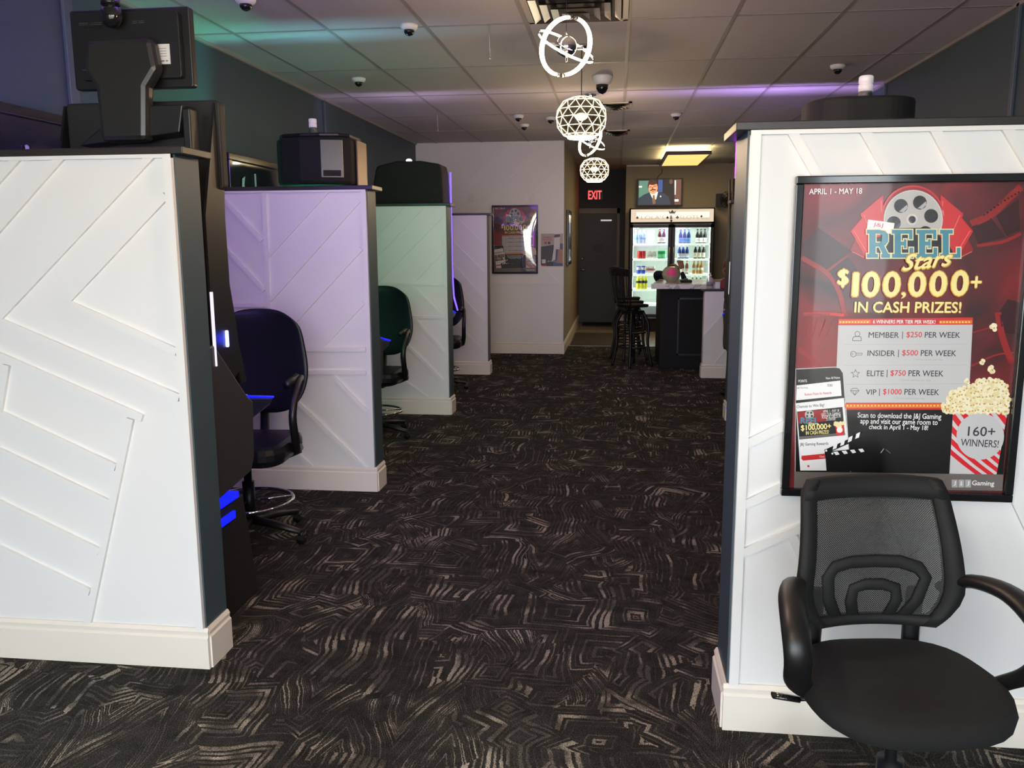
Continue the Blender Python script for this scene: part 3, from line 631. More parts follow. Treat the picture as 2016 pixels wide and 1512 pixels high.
fq([(.58, .52), (.86, .52), (.88, 1.0), (.62, 1.0)], 4, 3); fq([(.6, .88), (.87, .9), (.87, .98), (.62, .97)], 5, 1); fq([(.5, .15), (.66, .2), (.68, .52), (.58, .52)], 3, 3)
fq([(0, 0), (.25, 0), (.25, .045), (0, .045)], 2, 2); fq([(.05, .09), (.22, .09), (.22, .21), (.05, .21)], 2, 3); fq([(.16, .68), (.27, .68), (.27, .75), (.16, .75)], 2, 2); fq([(.32, .68), (.43, .68), (.43, .75), (.32, .75)], 2, 1)
text(fl, 'MOBILE', fx0+.10*W_, fx0+.50*W_, fz0+.86*H_, fz0+.91*H_, yy-.001, 2, .02); text(fl, 'REWARDS', fx0+.06*W_, fx0+.52*W_, fz0+.79*H_, fz0+.84*H_, yy-.001, 2, .02)
text(fl, 'J&J Gaming', fx0+.3*W_, fx0+.7*W_, fz0+.13*H_, fz0+.17*H_, yy-.001, 3, .01)
tag(fl.build('rewards_flyer', flm, recalc=False), 'small mobile rewards flyer taped to the white wall right of the far poster', 'flyer')
# blank wall plates
for k, (px_, py_, lab) in enumerate(((928, 390, 'blank white wall plate above the farthest left partition'), (1046, 388, 'blank white wall plate just above the far framed poster'))):
    x, z = at(px_, py_, YB); tag(MB().box(x-.038, x+.038, YB-.008, YB, z-.06, z+.06).build('wall_plate', plate, bevel=.003), lab, 'wall plate')

# ------------------------------------------------------------------ pictures on the side walls
def wall_pic(label, y0, y1_, z0, z1, x, side, art, matl):
    t = thing('framed_picture', label, 'framed picture', (x+side*.018, (y0+y1_)/2, (z0+z1)/2)); w, h = y1_-y0, z1-z0
    m = MB(); b = .045
    for a in ((-w/2, w/2, h/2-b, h/2), (-w/2, w/2, -h/2, -h/2+b), (-w/2, -w/2+b, -h/2+b, h/2-b), (w/2-b, w/2, -h/2+b, h/2-b)): m.box(-.018, .018, a[0], a[1], a[2], a[3])
    m.build('frame', blackg, t, bevel=.004)
    m = MB(); m.box(-.014, -.004 if side > 0 else .004, -w/2+b, w/2-b, -h/2+b, h/2-b); m.build('print', mat('picture_ground', (.02, .022, .03), .08, coat=.5), t)
    m = MB(); art(m, side*(.0055 if side > 0 else .0055), w, h); m.build('artwork', matl, t)
    return t
def art_arch(m, x, w, h):
    def q(pts): m.prism(pts, x-.001, x, 0, axis='x')
    q([(-.10, -h/2+.05), (.19, -h/2+.05), (.19, -.13), (-.10, -.07)]); q([(-.10, -.05), (.02, -.06), (.02, .02), (-.09, .03)]); q([(.045, -.065), (.19, -.11), (.17, -.03), (.045, .015)])
    m.add([(x, .02+.045*cos(a*.6)+.0, .08+.022*sin(a*.6)) for a in range(10)], [list(range(10))], 0)
    for s, cy in ((-1, -.14), (1, .235)):
        P = [(x, cy, -h/2+.06), (x, cy-.01*s*-1, -.1), (x, cy+s*.005, -.0), (x, cy-s*.03, .05), (x, cy-s*.05, .09), (x, cy-s*.035, .11)]; m.tube(spline(P), .006, 6)
        m.ball((x, cy-s*.03, .045), .018, sc=(.2, 1, 1)); m.ball((x, cy-s*.045, .10), .014, sc=(.2, 1, 1))
wall_pic('wide framed picture high on the left wall, lit purple, behind the nearest left partition', 3.2, 4.35, 1.55, 2.105, XL, 1, art_arch, mat('picture_purple_lit', (.5, .4, .75), .4))  # purple light is put into the artwork colour
def art_letters(m, x, w, h):
    def q(pts): m.prism(pts, x-.001, x, 0, axis='x')
    b = -h/2+.05; a = -w/2+.10
    q([(a, b), (a+.05, b), (a+.12, .12), (a+.17, .14), (a+.15, .08), (a+.28, b), (a+.2, b), (a+.16, b+.06), (a+.12, b+.06), (a+.1, b)])
    q([(a+.33, b), (a+.36, b), (a+.36, .17), (a+.33, .17)])
    q([(a+.62, b+.08), (a+.66, .05), (a+.72, .07), (a+.74, .0), (a+.70, -.02), (a+.68, b+.05)]); q([(a+.78, b+.02), (a+.80, .04), (a+.86, .12), (a+.90, .08), (a+.88, -.02), (a+.95, b+.03), (a+.90, b+.05), (a+.85, -.04)])
wall_pic('framed dark picture with pale lettering on the left wall above the lilac partition', 5.72, 6.80, 1.55, 2.11, XL, 1, art_letters, mat('picture_pale', (.5, .62, .62), .4))
def art_photo(m, x, w, h):
    for i in range(9):
        a = -w/2+.06+random.random()*(w-.2); b = -h/2+.06+random.random()*(h-.25); m.box(x-.001, x, a, a+.08+random.random()*.06, b, b+.08+random.random()*.15)
wall_pic('tall narrow framed picture on the beige passage wall beside the rear door', 12.0, 12.75, 1.17, 1.93, -.70, 1, art_photo, mat('picture_brown', (.16, .10, .06), .4))

# ------------------------------------------------------------------ ceiling fittings
def dome(name, label, x, y, r=.06, scale=1):
    t = thing(name, label, 'security camera', (x, y, ZC-.001))
    m = MB(); m.lathe([(r*1.25, 0), (r*1.25, -.012), (r*1.1, -.024*scale), (r*.8, -.032*scale)], seg=20); m.build('housing', plate, t)
    m = MB(); m.lathe([(r*.75, -.032*scale), (r*.7, -.046*scale), (r*.45, -.060*scale), (r*.1, -.066*scale)], seg=20); m.build('lens_dome', blackg, t)
    return t
for x, y, lab in ((-1.99, 4.63, 'white dome camera at the top edge above the monitor back'), (-1.26, 5.3, 'white dome camera on ceiling nearest the top centre left of the spiral pendant'), (-2.06, 6.9, 'white dome camera over the lilac partition, close to the left wall'),
        (1.62, 6.93, 'white dome camera on the purple-lit right part of the ceiling'), (.585, 9.25, 'small dome camera right of the geometric pendants, near no other'), (-1.03, 9.1, 'small dark dome camera, front one of a close pair'),
        (-1.045, 9.8, 'small white dome camera, rear one of a close pair'), (-.71, 9.3, 'small dome camera just left of the nearer geometric pendant')):
    dome('dome_camera', lab, x, y, .044)
dome('dome_camera', 'largest dome camera, beside the cord of the nearer geometric pendant', -.135, 7.1, .066, 2.1)
def hook(x, y, lab):
    m = MB(); m.tube([(0, 0, 0), (0, 0, -.12), (.004, 0, -.19)], .004, 6); m.ball((.004, 0, -.2), .008); o = m.build('ceiling_hook', mat('clear_plastic', (.6, .6, .6), .2, trans=.5)); o.location = (x, y, ZC-.001); tag(o, lab, 'hanging hook')
hook(-.78, 5.35, 'thin clear hook hanging from ceiling left of the spiral pendant'); hook(-1.78, 8.6, 'thin clear hook hanging from ceiling above the mint green partition')
# air diffusers
def vent(label, x, y, s):
    t = thing('air_vent', label, 'ceiling vent', (x, y, ZC-.002)); m = MB(); b = .03
    m.box(-s, s, s-b, s, -.012, 0); m.box(-s, s, -s, -s+b, -.012, 0); m.box(-s, -s+b, -s, s, -.012, 0); m.box(s-b, s, -s, s, -.012, 0); m.build('frame', mat('vent_white', (.55, .5, .42), .35), t)
    m = MB()
    for k in range(4):
        a = s*(.86-.2*k); z = -.008-.010*k; c_ = a-.035
        for q in (((-a, -a), (a, -a), (c_, -c_), (-c_, -c_)), ((a, -a), (a, a), (c_, c_), (c_, -c_)), ((a, a), (-a, a), (-c_, c_), (c_, c_)), ((-a, a), (-a, -a), (-c_, -c_), (-c_, c_))):
            m.add([(p[0], p[1], z-.014) for p in q[:2]]+[(p[0], p[1], z+.004) for p in q[2:]], [(0, 1, 2, 3)], 0)
    m.build('vanes', steel, t); MB().box(-s+b, s-b, -s+b, s-b, -.003, -.001).build('duct', blackm, t)
vent('large square air vent at the top edge above the spiral pendant', -.245, 5.05, .29)
vent('small air vent right of the nearer geometric pendant', -.03, 8.55, .15)
vent('small pale air vent behind the pendants, just right of them', -.02, 10.6, .15)

warm = emis('led_warm_white', (1, .80, .52), 9)
warm2 = emis('led_warm_edge', (1, .80, .50), 2.6)
def cyl_cord(t, z0, z1, r=.003): MB().tube([(0, 0, z0), (0, 0, z1)], r, 6).build('cord', blackm, t); MB().lathe([(.05, 0), (.05, -.02), (.02, -.03)], (0, 0, z1)).build('canopy', chrome, t)
def lamp(t, e=11):
    if t.location.y < 3: e = 24  # stronger glow for the two added overhead pendants
    l = bpy.data.lights.new('pendant_glow', 'POINT'); l.energy = e; l.color = (1, .70, .42); l.shadow_soft_size = .05
    o = bpy.data.objects.new('pendant_glow', l); COL.objects.link(o); o.parent = t; o.location = (0, 0, -.22)
def spiral(label, x, y, zc, ph, r=.125):
    t = thing('spiral_pendant', label, 'pendant light', (x, y, zc)); cyl_cord(t, .05, ZC-zc, .0015)
    m = MB(); m.ball((0, 0, 0), .052, 20); m.lathe([(.006, -.07), (.006, .07)], seg=8); m.build('sphere', chrome, t)
    up = Vector((.24, 0, .97)); sets = (((cos(ph), sin(ph), 0), up, r, .0098, (100, 262), (282, 440)), ((.88, 0, -.47), (.05, .93, .36), r*1.12, .005, (20, 170), (200, 345)))
    for e1, e2, rr_, tr, A1, A2 in sets:
        e1 = Vector(e1); e2 = Vector(e2)
        for a0, a1 in (A1, A2):
            P = [(e1*cos(R(a0+(a1-a0)*i/24))+e2*sin(R(a0+(a1-a0)*i/24)))*rr_*(1.0+.06*sin(3*i/24)) for i in range(25)]
            m = MB(); m.tube(P, [tr*(.8+.4*sin(pi*i/24)) for i in range(25)], 8); lm = m.build('light_tube', warm, t)
            e = MB(); e.tube([P[0], P[0]+(P[0]-P[1]).normalized()*.014], tr*1.1, 8); e.build('end_cap', steel, lm); e = MB(); e.tube([P[-1], P[-1]+(P[-1]-P[-2]).normalized()*.014], tr*1.1, 8); e.build('end_cap', steel, lm)
            mid = P[12]; a = MB(); a.tube([(0, 0, 0), mid], .003, 6); c_ = mid*.62; a.box(c_.x-.014, c_.x+.014, c_.y-.01, c_.y+.01, c_.z-.006, c_.z+.006); a.build('arm', steel, t)
    lamp(t)
    return t
def geodesic(label, x, y, zc, r=.17):
    t = thing('geometric_pendant', label, 'pendant light', (x, y, zc)); cyl_cord(t, r*.75, ZC-zc)
    # rings of a faceted globe: open bottom, wires in gold white over black facets
    rows = [(.36, .74), (.72, .60), (.94, .30), (1.0, 0), (.93, -.32), (.72, -.60), (.50, -.70)]; n = 12
    V = []
    for i, (a, z) in enumerate(rows): V.append([(r*a*cos(2*pi*(k+.5*(i % 2))/n), r*a*sin(2*pi*(k+.5*(i % 2))/n), r*z*1.05) for k in range(n)])
    wires = MB(); pan = MB()
    for i in range(len(rows)):
        for k in range(n):
            wires.tube([V[i][k], V[i][(k+1) % n]], .0024, 5)
            if i < len(rows)-1:
                o = k if i % 2 == 0 else (k+1) % n
                a, b = V[i][k], V[i+1][k]; wires.tube([a, b], .0024, 5)
                a2 = V[i+1][(k-1) % n] if i % 2 == 0 else V[i+1][(k+1) % n]; wires.tube([a, a2], .0024, 5)
    for k in range(n): pan.add([Vector(V[0][k])*.98, Vector(V[0][(k+1) % n])*.98, (0, 0, r*.75)], [(0, 1, 2)])
    wires.build('wire_cage', warm2, t)
    for i in range(len(rows)-1):
        for k in range(n):
            if i % 2 == 0: A_, B_, C_ = V[i][k], V[i][(k+1) % n], V[i+1][k]
            else: A_, B_, C_ = V[i][k], V[i][(k+1) % n], V[i+1][(k+1) % n]
            if i % 2 == 0: D_ = [V[i][(k+1) % n], V[i+1][k], V[i+1][(k+1) % n]]
            else: D_ = [V[i][k], V[i+1][k], V[i+1][(k+1) % n]]
            pan.add([Vector(p)*.975 for p in (A_, B_, C_)], [(0, 1, 2)]); pan.add([Vector(p)*.975 for p in D_], [(0, 1, 2)])
    pan.build('facets', mat('shade_black', (.02, .014, .008), .5, alpha=.86), t)
    m = MB(); m.tube([(r*.5*cos(2*pi*k/n), r*.5*sin(2*pi*k/n), -r*.74) for k in range(n)], .008, 6, closed=True); m.build('bottom_ring', warm, t)
    m = MB(); m.ball((0, 0, .01), .036, sc=(1.2, 1.2, .7)); m.build('bulb', emis('bulb_glow', (1, .72, .38), 12), t)
    lamp(t)
    return t
PX = -.252
spiral('large glowing spiral pendant with chrome ball, nearest the camera', PX, 4.25, 2.41, R(42), .132)
geodesic('black and glowing geometric globe pendant, nearer of the two', PX, 6.0, 2.32, .172)
spiral('smaller glowing spiral pendant seen between the two geometric globes', PX, 7.9, 2.39, R(-50), .135)
spiral('unseen spiral pendant added overhead above the camera position', PX, .6, 2.41, R(80), .148)  # unseen, like the next one; both added to warm the near partitions
geodesic('unseen geometric globe pendant added overhead just above the picture', PX, 2.4, 2.36, .172)
geodesic('brightly glowing geometric globe pendant, farther of the two', PX, 9.5, 2.255, .158)
# flush LED panel
t = thing('ceiling_panel_light', 'warm flat rectangular ceiling light in dark frame above the bar', 'ceiling light', (.965, 13.25, ZC-.10))
m = MB(); m.box(-.31, .31, -.93, -.90, -.02, .03); m.box(-.31, .31, .90, .93, -.02, .03); m.box(-.31, -.28, -.9, .9, -.02, .03); m.box(.28, .31, -.9, .9, -.02, .03); m.build('frame', mat('bronze_frame', (.05, .03, .015), .4), t)
MB().box(-.28, .28, -.9, .9, -.015, -.005).build('diffuser', emis('panel_glow', (1, .60, .17), 1.0), t)
m = MB(); m.box(-.30, .30, -.92, .92, .031, .037); m.build('uplight', emis('uplight_glow', (1, .74, .34), 9), t)
MB().box(-.2, .2, -.6, .6, .037, .098).build('mount', plate, t)
l = bpy.data.lights.new('panel_glow', 'AREA'); l.shape = 'RECTANGLE'; l.size = .5; l.size_y = 1.7; l.energy = 16; l.color = (1, .75, .42)
o = bpy.data.objects.new('panel_glow', l); COL.objects.link(o); o.location = (.965, 13.25, ZC-.125)
# exit sign
t = thing('exit_sign', 'red illuminated exit sign on the dark wall above the rear door', 'exit sign', (-.41, YD-.02, 2.33))
MB().box(-.15, .15, -.02, .02, -.10, .10).build('housing', blackp, t, bevel=.004)
m = MB(); text(m, 'EXIT', -.12, .12, -.075, .075, -.022, 0, .008); m.build('lettering', emis('exit_red', (1, .03, .03), 5), t, recalc=False)

# ------------------------------------------------------------------ game machines (all face away from the camera, +y)
blueled = emis('blue_led', (.003, .008, 1), 1.6)
whiteled = emis('white_strip', (.95, .88, 1), .8)
consolem = mat('console_grey', (.055, .052, .06), .42, .3)
deckm = mat('deck_navy', (.012, .014, .05), .3)
def machine(label, x, y, topper, screen_col, screen_e, glow_col, glow_e, hw=.30, shadetop=2.03):
    t = thing('slot_machine', label, 'game machine', (x, y, 0))
    # y=0 is the back of the cabinet; base
    m = MB(); m.prism([(.04, 0), (.50, 0), (.44, .30), (.40, .47), (.04, .47)], -hw+.03, hw-.03, 0, axis='x'); m.build('base', blackm, t, bevel=.008)
    m = MB(); m.box(-hw+.05, hw-.02, .1, .34, .475, .50); m.box(hw-.031, hw-.02, .12, .30, .40, .43); m.build('base_light', blueled, t)
    # console with sloping sides
    m = MB(); m.prism([(.04, 1.12), (.17, 1.12), (.43, .88), (.485, .845), (.465, .61), (.43, .56), (.15, .53), (.04, .53)], -hw, hw, 0, axis='x'); m.build('console', consolem, t, bevel=.008)
    m = MB(); m.prism([(.41, .875), (.74, .815), (.70, .79), (.47, .76)], -hw+.02, hw-.02, 0, axis='x'); dk = m.build('button_deck', deckm, t, bevel=.006)
    m = MB(); m.tube([(hw-.02, .44, .875), (hw-.02, .74, .818), (-hw+.02, .74, .818), (-hw+.02, .44, .875)], .005, 6); m.build('deck_edge_light', blueled, dk)
    for k in range(5): MB().lathe([(.022, 0), (.022, .012)], (-.2+k*.1, .6, .838), seg=12).build('button', plate, dk)
    # curved main display
    prof = ([(.405, 2.03), (.38, 1.85)] if shadetop > 2 else [(.375, shadetop)])+[ (.355, 1.65), (.35, 1.5), (.355, 1.34), (.395, 1.175), (.44, 1.05), (.48, .93)]
    back = [(p[0]-.06, p[1]) for p in prof]
    m = MB(); m.prism(prof+back[::-1], -hw+.02, hw-.02, 0, axis='x'); ds = m.build('display', blackp, t, bevel=.006)
    m = MB(); sv = []; 
    for yy_, z in prof[:-1]: sv += [(-hw+.06, yy_+.003, z-.02), (hw-.06, yy_+.003, z-.02)]
    m.add(sv, [(2*i, 2*i+1, 2*i+3, 2*i+2) for i in range(len(prof)-2)], 0, True); m.build('screen', emis('screen_'+topper+str(round(x)), screen_col, screen_e), ds, recalc=False)
    m = MB(); m.box(-.10, .10, .05, .345, 1.0, 1.75); m.box(-.17, .17, .04, .10, .5, 1.3); m.build('spine', blackp, t, bevel=.01)
    # side lights
    for s in (-1, 1):
        MB().box(s*hw-.005, s*hw+.005, .165, .172, 1.04, 1.32).build('side_strip', whiteled, t)
        tp = min(2.02, shadetop); q = [(.17, .9), (.40, 1.0), (.375, 1.175), (.335, 1.34), (.33, 1.6), (.345, min(1.8, tp))]+([(.385, 2.02), (.30, 2.02)] if shadetop > 2 else [(.28, tp)])+[(.17, 1.6)]
        MB().prism(q, s*hw-.014, s*hw-.004, 0, axis='x').build('side_panel', blackp, t)
        MB().prism(rrect(.27, .285, 1.10, 1.165, .007), s*hw-.005, s*hw+.003, 0, axis='x').build('side_lamp', emis('blue_lamp', (.25, .3, 1), 5), t)
    l = bpy.data.lights.new('lamp_glow', 'POINT'); l.energy = .12; l.color = (.02, .03, 1); l.shadow_soft_size = .02
    o = bpy.data.objects.new('lamp_glow', l); COL.objects.link(o); o.parent = t; o.location = (hw+.03, .30, 1.13)
    l = bpy.data.lights.new('screen_glow', 'AREA'); l.shape = 'RECTANGLE'; l.size = .5; l.size_y = .8; l.energy = glow_e; l.color = glow_col
    o = bpy.data.objects.new('screen_glow', l); COL.objects.link(o); o.parent = t; gxx, gz, gr = {'monitor': (-.12, 1.55, 15), 'box': (-.10, 1.62, -12), 'drum': (0, 1.45, 0)}.get(topper, (0, 1.5, 0)); l.size = .4; l.size_y = .5; o.location = (gxx, .43, gz); o.rotation_euler = (R(-90), 0, R(gr))
    if topper:
        l = bpy.data.lights.new('ceiling_tint_glow', 'AREA'); l.shape = 'RECTANGLE'; l.size = .4; l.size_y = .2; l.energy = {'monitor': 110, 'box': 13, 'drum': 90, 'none': 60, 'slope': 14}[topper]; l.color = glow_col if topper != 'box' else (.25, .8, 1)  # hidden area light added to tint the ceiling, even where no topper stands
        o = bpy.data.objects.new('ceiling_tint_glow', l); COL.objects.link(o); o.parent = t; ty, tz, tsy, ts = {'monitor': (.315, 2.21, .16, .38), 'box': (.41, 2.0, .16, .38), 'drum': (.46, 1.88, .08, .25), 'none': (.40, 1.82, .16, .4), 'slope': (.38, 2.0, .16, .4)}[topper]; l.size = ts; l.size_y = tsy; o.location = (0, ty, tz); o.rotation_euler = (R({'box': -108}.get(topper, -118)), 0, 0)
    def candle(px, py, pz, red=False, parent=t):
        m = MB(); m.lathe([(.035, 0), (.028, .010), (.022, .03), (.022, .04)]); m.build('lamp_base', steel if not red else blackp, parent, loc=(px, py, pz))
        m = MB(); m.lathe([(.024, .04), (.024, .062), (.021, .064), (.021, .066), (.024, .068), (.024, .088), (.02, .092)]); m.build('signal_lamp', mat('lamp_red', (.30, .03, .02), .3) if red else mat('lamp_frosted', (.72, .68, .70), .3, emit=(.9, .85, 1), es=.12), parent, loc=(px, py, pz))
    if topper == 'monitor':
        m = MB(); m.prism([(.30, .58)], 0, 0) if False else None
        m = MB(); m.prism(rrect(-.305, .312, 1.70, 2.03, .02), .30, .345, 0); m.build('display_back', mat('warm_black', (.010, .0095, .008), .6), t, bevel=.006)
        m = MB(); m.prism([(-.20, 1.86), (.20, 1.90), (.22, 2.0), (.0, 2.0)], .2, .30, 0); m.box(.235, .265, .16, .22, 1.80, 1.98); m.build('bracket', blackp, t, bevel=.005)
        m = MB(); w0 = .105
        pr_ = [(-.125, 2.23), (-.14, 2.12), (-.10, 2.06), (-.095, 1.87), (.085, 1.87), (.10, 2.06), (.145, 2.12), (.13, 2.23)]; m.prism(pr_, .17, .235, 0); m.build('neck', mat('neck_black', (.02, .02, .019), .3), t, bevel=.02)
        mo = MB(); mo.prism(rrect(-.235, .235, 2.07, 2.355, .012), .265, .30, 0); mo = mo.build('monitor', blackp, t, bevel=.005)
        m = MB(); m.prism(rrect(-.19, .205, 2.10, 2.335, .012), .235, .266, 0)
        for k in range(3): m.box(-.17+k*.03, -.15+k*.03, .233, .236, 2.285, 2.288)
        m.build('monitor_shell', blackp, mo, bevel=.012)
        m = MB()
        for zz in (2.300, 2.294): m.box(-.18, -.145, .2325, .235, zz, zz+.0015); m.box(-.135, -.09, .2325, .235, zz, zz+.0015); m.box(.03, .05, .2325, .235, zz, zz+.0015); m.box(.055, .075, .2325, .235, zz, zz+.0015)
        m.box(-.18, -.155, .2325, .235, 2.135, 2.137); m.build('vent_slots', steel, mo)
        m = MB(); m.box(.095, .167, .2315, .235, 2.148, 2.218, 0)
        for k in range(4): m.box(.105, .155, .2308, .2315, 2.175+k*.009, 2.1765+k*.009, 1)
        m.box(.112, .120, .2308, .2315, 2.157, 2.161, 1); m.box(.125, .145, .2308, .2315, 2.157, 2.161, 1); m.box(.150, .158, .2308, .2315, 2.157, 2.161, 1); m.build('sticker', [plate, mat('sticker_ink', (.1, .1, .1), .5)], mo)
        m = MB(); m.box(-.215, .215, .3, .302, 2.09, 2.335); m.build('monitor_screen', emis('m_screen', (.3, .2, 1), 2), mo)
        m = MB(); m.ball((-.03, .20, 2.315), .04, 20, sc=(1, .8, 1.1)); m.lathe([(.033, 0), (.033, .015)], (-.03, .20, 2.35)); m.build('signal_base', blackg, t)
        m = MB(); m.lathe([(.033, 0), (.033, .03), (.034, .032), (.033, .09)], (-.03, .20, 2.366)); m.build('signal_lamp', mat('lamp_red', (.22, .03, .02), .3), t)
    elif topper == 'box':
        m = MB(); pts = [(-.25, .40), (-.25, .16), (-.20, .08), (-.06, .04), (.06, .04), (.18, .07), (.235, .13), (.235, .40)]
        m.prism(pts, 1.85, 2.13, 0, axis='z'); bx = m.build('topper', blackm, t, bevel=.02)
        m = MB(); m.prism([(-.235, .385), (-.235, .17), (-.19, .10), (-.06, .06), (.06, .06), (.17, .09), (.22, .15), (.22, .385)], 2.13, 2.155, 0, axis='z'); m.build('topper_lid', blackp, bx, bevel=.008)
        M = Matrix.Translation((.135, .045, 2.0)) @ Matrix.Rotation(R(16), 4, 'Z'); m = MB(); m.box(-.065, .07, -.008, .0, -.115, .11, 0, M); m.build('speaker_door', mat('satin_black', (.035, .035, .038), .28), bx, bevel=.006)
        m = MB(); m.box(-.05, .055, -.010, -.008, -.105, -.07, 0, M); m.build('grille', blackm, bx)
        m = MB(); m.box(.242, .250, .2, .40, 1.85, 2.12); m.build('edge_trim', mat('bronze', (.16, .11, .07), .35, .6), bx)
        candle(-.01, .15, 2.155)
    elif topper == 'slope':
        m = MB(); m.prism([(-.335, 1.82), (-.31, 2.02), (-.29, 2.12), (-.275, 2.16), (-.1, 2.20), (.12, 2.20), (.29, 2.17), (.305, 2.10), (.315, 1.82)], .05, .36, 0); m.build('topper', blackm, t, bevel=.015)
        m = MB(); m.prism([(.345, 2.12), (.36, 2.12), (.36, 1.3), (.43, 1.0), (.6, .86), (.6, .85), (.42, .98), (.345, 1.3)], .318, .33, 0, axis='x'); m.build('edge_glow', emis('violet_edge', (.12, .06, 1), 2.5), t)
        m = MB(); m.ball((-.02, .2, 2.215), .020, sc=(1.3, 1.3, .8)); m.build('signal_lamp', emis('signal_white', (1, .93, .75), 18), t)
    elif topper == 'drum':
        m = MB(); m.prism(rrect(-.15, .21, .28, .60, .13, 10), 1.84, 1.975, 0, axis='z'); m.build('topper', blackm, t, bevel=.01)
        candle(.045, .40, 1.965)
    return t
mL = machine('game machine behind the nearest left partition, monitor back with white sticker on top', -1.80, 2.87, 'monitor', (.30, .18, 1), 2.2, (.34, .12, 1), 34)
mL2 = machine('game machine with boxy black topper above the lilac partition', -1.85, 5.08, 'box', (.1, .8, .45), 2, (.07, .95, .48), 42, shadetop=1.84)
mL3 = machine('game machine with tall plain black back above the mint partition', -1.83, 7.46, 'slope', (.5, .3, 1), 2, (.75, .5, 1), 4)
mR1 = machine('game machine behind the poster partition, round black topper and white signal lamp', .80, 2.80, 'drum', (.6, .12, .9), 2.2, (.65, .12, 1), 7, hw=.36, shadetop=1.86)
mR2 = machine('dark game machine on the far right beside the low half wall', 1.34, 7.42, 'none', (.5, .3, .9), 1.5, (.5, .3, .9), 2, hw=.37)
m = MB(); m.tube([(-.384, .385, 1.84), (-.384, .385, 1.72), (-.374, .385, 1.70)], .004, 8); m.build('neon_edge', emis('purple_neon', (.55, .02, 1), 7), mR1)

# ------------------------------------------------------------------ chairs
def caster(m, x, y):
    m.lathe([(.024, -.012), (.024, .012)], (x, y-.0, .0245), axis='y', seg=14); m.lathe([(.010, .03), (.010, .06)], (x, y, 0), seg=8); m.box(x-.018, x+.018, y-.02, y+.02, .028, .05)
def star_base(t, r=.29, rot=0, name='leg', mm=blackp):
    for k in range(5):
        a = rot+k*2*pi/5; c_, s_ = cos(a), sin(a)
        m = MB(); m.tube([(0, 0, .10), (r*.5*c_, r*.5*s_, .085), (r*c_, r*s_, .062)], [.030, .024, .017], 8, flat=.8); lg = m.build(name, mm, t)
        m = MB(); caster(m, r*c_, r*s_); m.build('caster', blackp, lg)
def slot_chair(label, x, y, rz, group=None):
    """faces -y"""
    t = thing('swivel_chair', label, 'swivel chair', (x, y, 0), rz, group)
    star_base(t, .30, R(200))
    m = MB(); m.lathe([(.03, .08), (.03, .3), (.02, .3), (.02, .42)]); m.build('gas_column', blackp, t)
    m = MB(); m.tube([(.22*cos(2*pi*k/32), .22*sin(2*pi*k/32), .20) for k in range(32)], .009, 8, closed=True)
    for k in range(3): m.tube([(0, 0, .2), (.22*cos(k*2.1+.4), .22*sin(k*2.1+.4), .20)], .006, 6)
    m.build('foot_ring', chrome, t)
    m = MB(); m.prism(rrect(-.25, .25, -.26, .22, .10), .43, .53, 0, axis='z'); m.build('seat', vinyl, t, bevel=.035)
    m = MB(); m.box(-.12, .12, -.12, .14, .40, .435); m.tube([(0, .1, .41), (0, .27, .42), (0, .30, .6)], .025, 8, flat=.5); m.build('mechanism', blackp, t)
    # contoured backrest
    m = MB(); nu, nv = 10, 10; fr = []; bk = []
    for i in range(nu+1):
        for j in range(nv+1):
            u = -1+2*i/nu; v = j/nv
            hw = .262-.05*max(0, (v-.42)/.58)**1.3 if v > .42 else .262-.09*((.42-v)/.42)**2
            if v > .85: hw *= 1-.16*((v-.85)/.15)**2
            z = .60+.56*v-.045*abs(u)**3*(1 if v > .8 else 0)*(v-.8)/.2 + (.035*abs(u)**3*(1-v/.15) if v < .15 else 0)
            y_ = .27+.03*sin(pi*v)-.0+.035*v - .05*u*u
            th = .05*(1-.6*abs(u)**4)*(1-.5*abs(2*v-1)**4)
            fr.append((u*hw, y_-th/2, z)); bk.append((u*hw, y_+th/2, z))
    def grid(off): return [(off+i*(nv+1)+j, off+(i+1)*(nv+1)+j, off+(i+1)*(nv+1)+j+1, off+i*(nv+1)+j+1) for i in range(nu) for j in range(nv)]
    N_ = len(fr); fs = grid(0)+grid(N_)
    bd = [i*(nv+1) for i in range(nu+1)]+[nu*(nv+1)+j for j in range(1, nv+1)]+[i*(nv+1)+nv for i in range(nu-1, -1, -1)]+[j for j in range(nv-1, 0, -1)]
    for k in range(len(bd)): a, b = bd[k], bd[(k+1) % len(bd)]; fs.append((a, b, b+N_, a+N_))
    m.add(fr+bk, fs, 0, True); m.build('backrest', vinyl, t, sub=1)
    for s in (-1, 1):
        P = spline([(s*.235, .22, .80), (s*.262, .10, .815), (s*.275, -.02, .77), (s*.275, -.09, .66), (s*.27, -.05, .54), (s*.255, .02, .465), (s*.24, .10, .455)], 4)
        m = MB(); m.tube(P, [.016+.008*(i/(len(P)-1)) for i in range(len(P))], 8); m.tube([(s*.235, .12, .82), (s*.245, -.06, .81)], .022, 8); m.tube([(s*.20, .0, .43), (s*.26, .06, .45)], .015, 8); m.build('armrest', blackp, t)
    return t
slot_chair('black high-back swivel chair with armrests, nearest the camera, in front of the lilac partition', -1.85, 4.02, R(4))
slot_chair('black high-back swivel chair in front of the mint green partition', -1.87, 6.38, R(-2))
slot_chair('black swivel chair before the farthest left partition, beside blue machine light', -1.82, 8.62, R(6))
slot_chair('black swivel chair glimpsed at right in front of the low half wall', 1.335, 8.55, R(0))

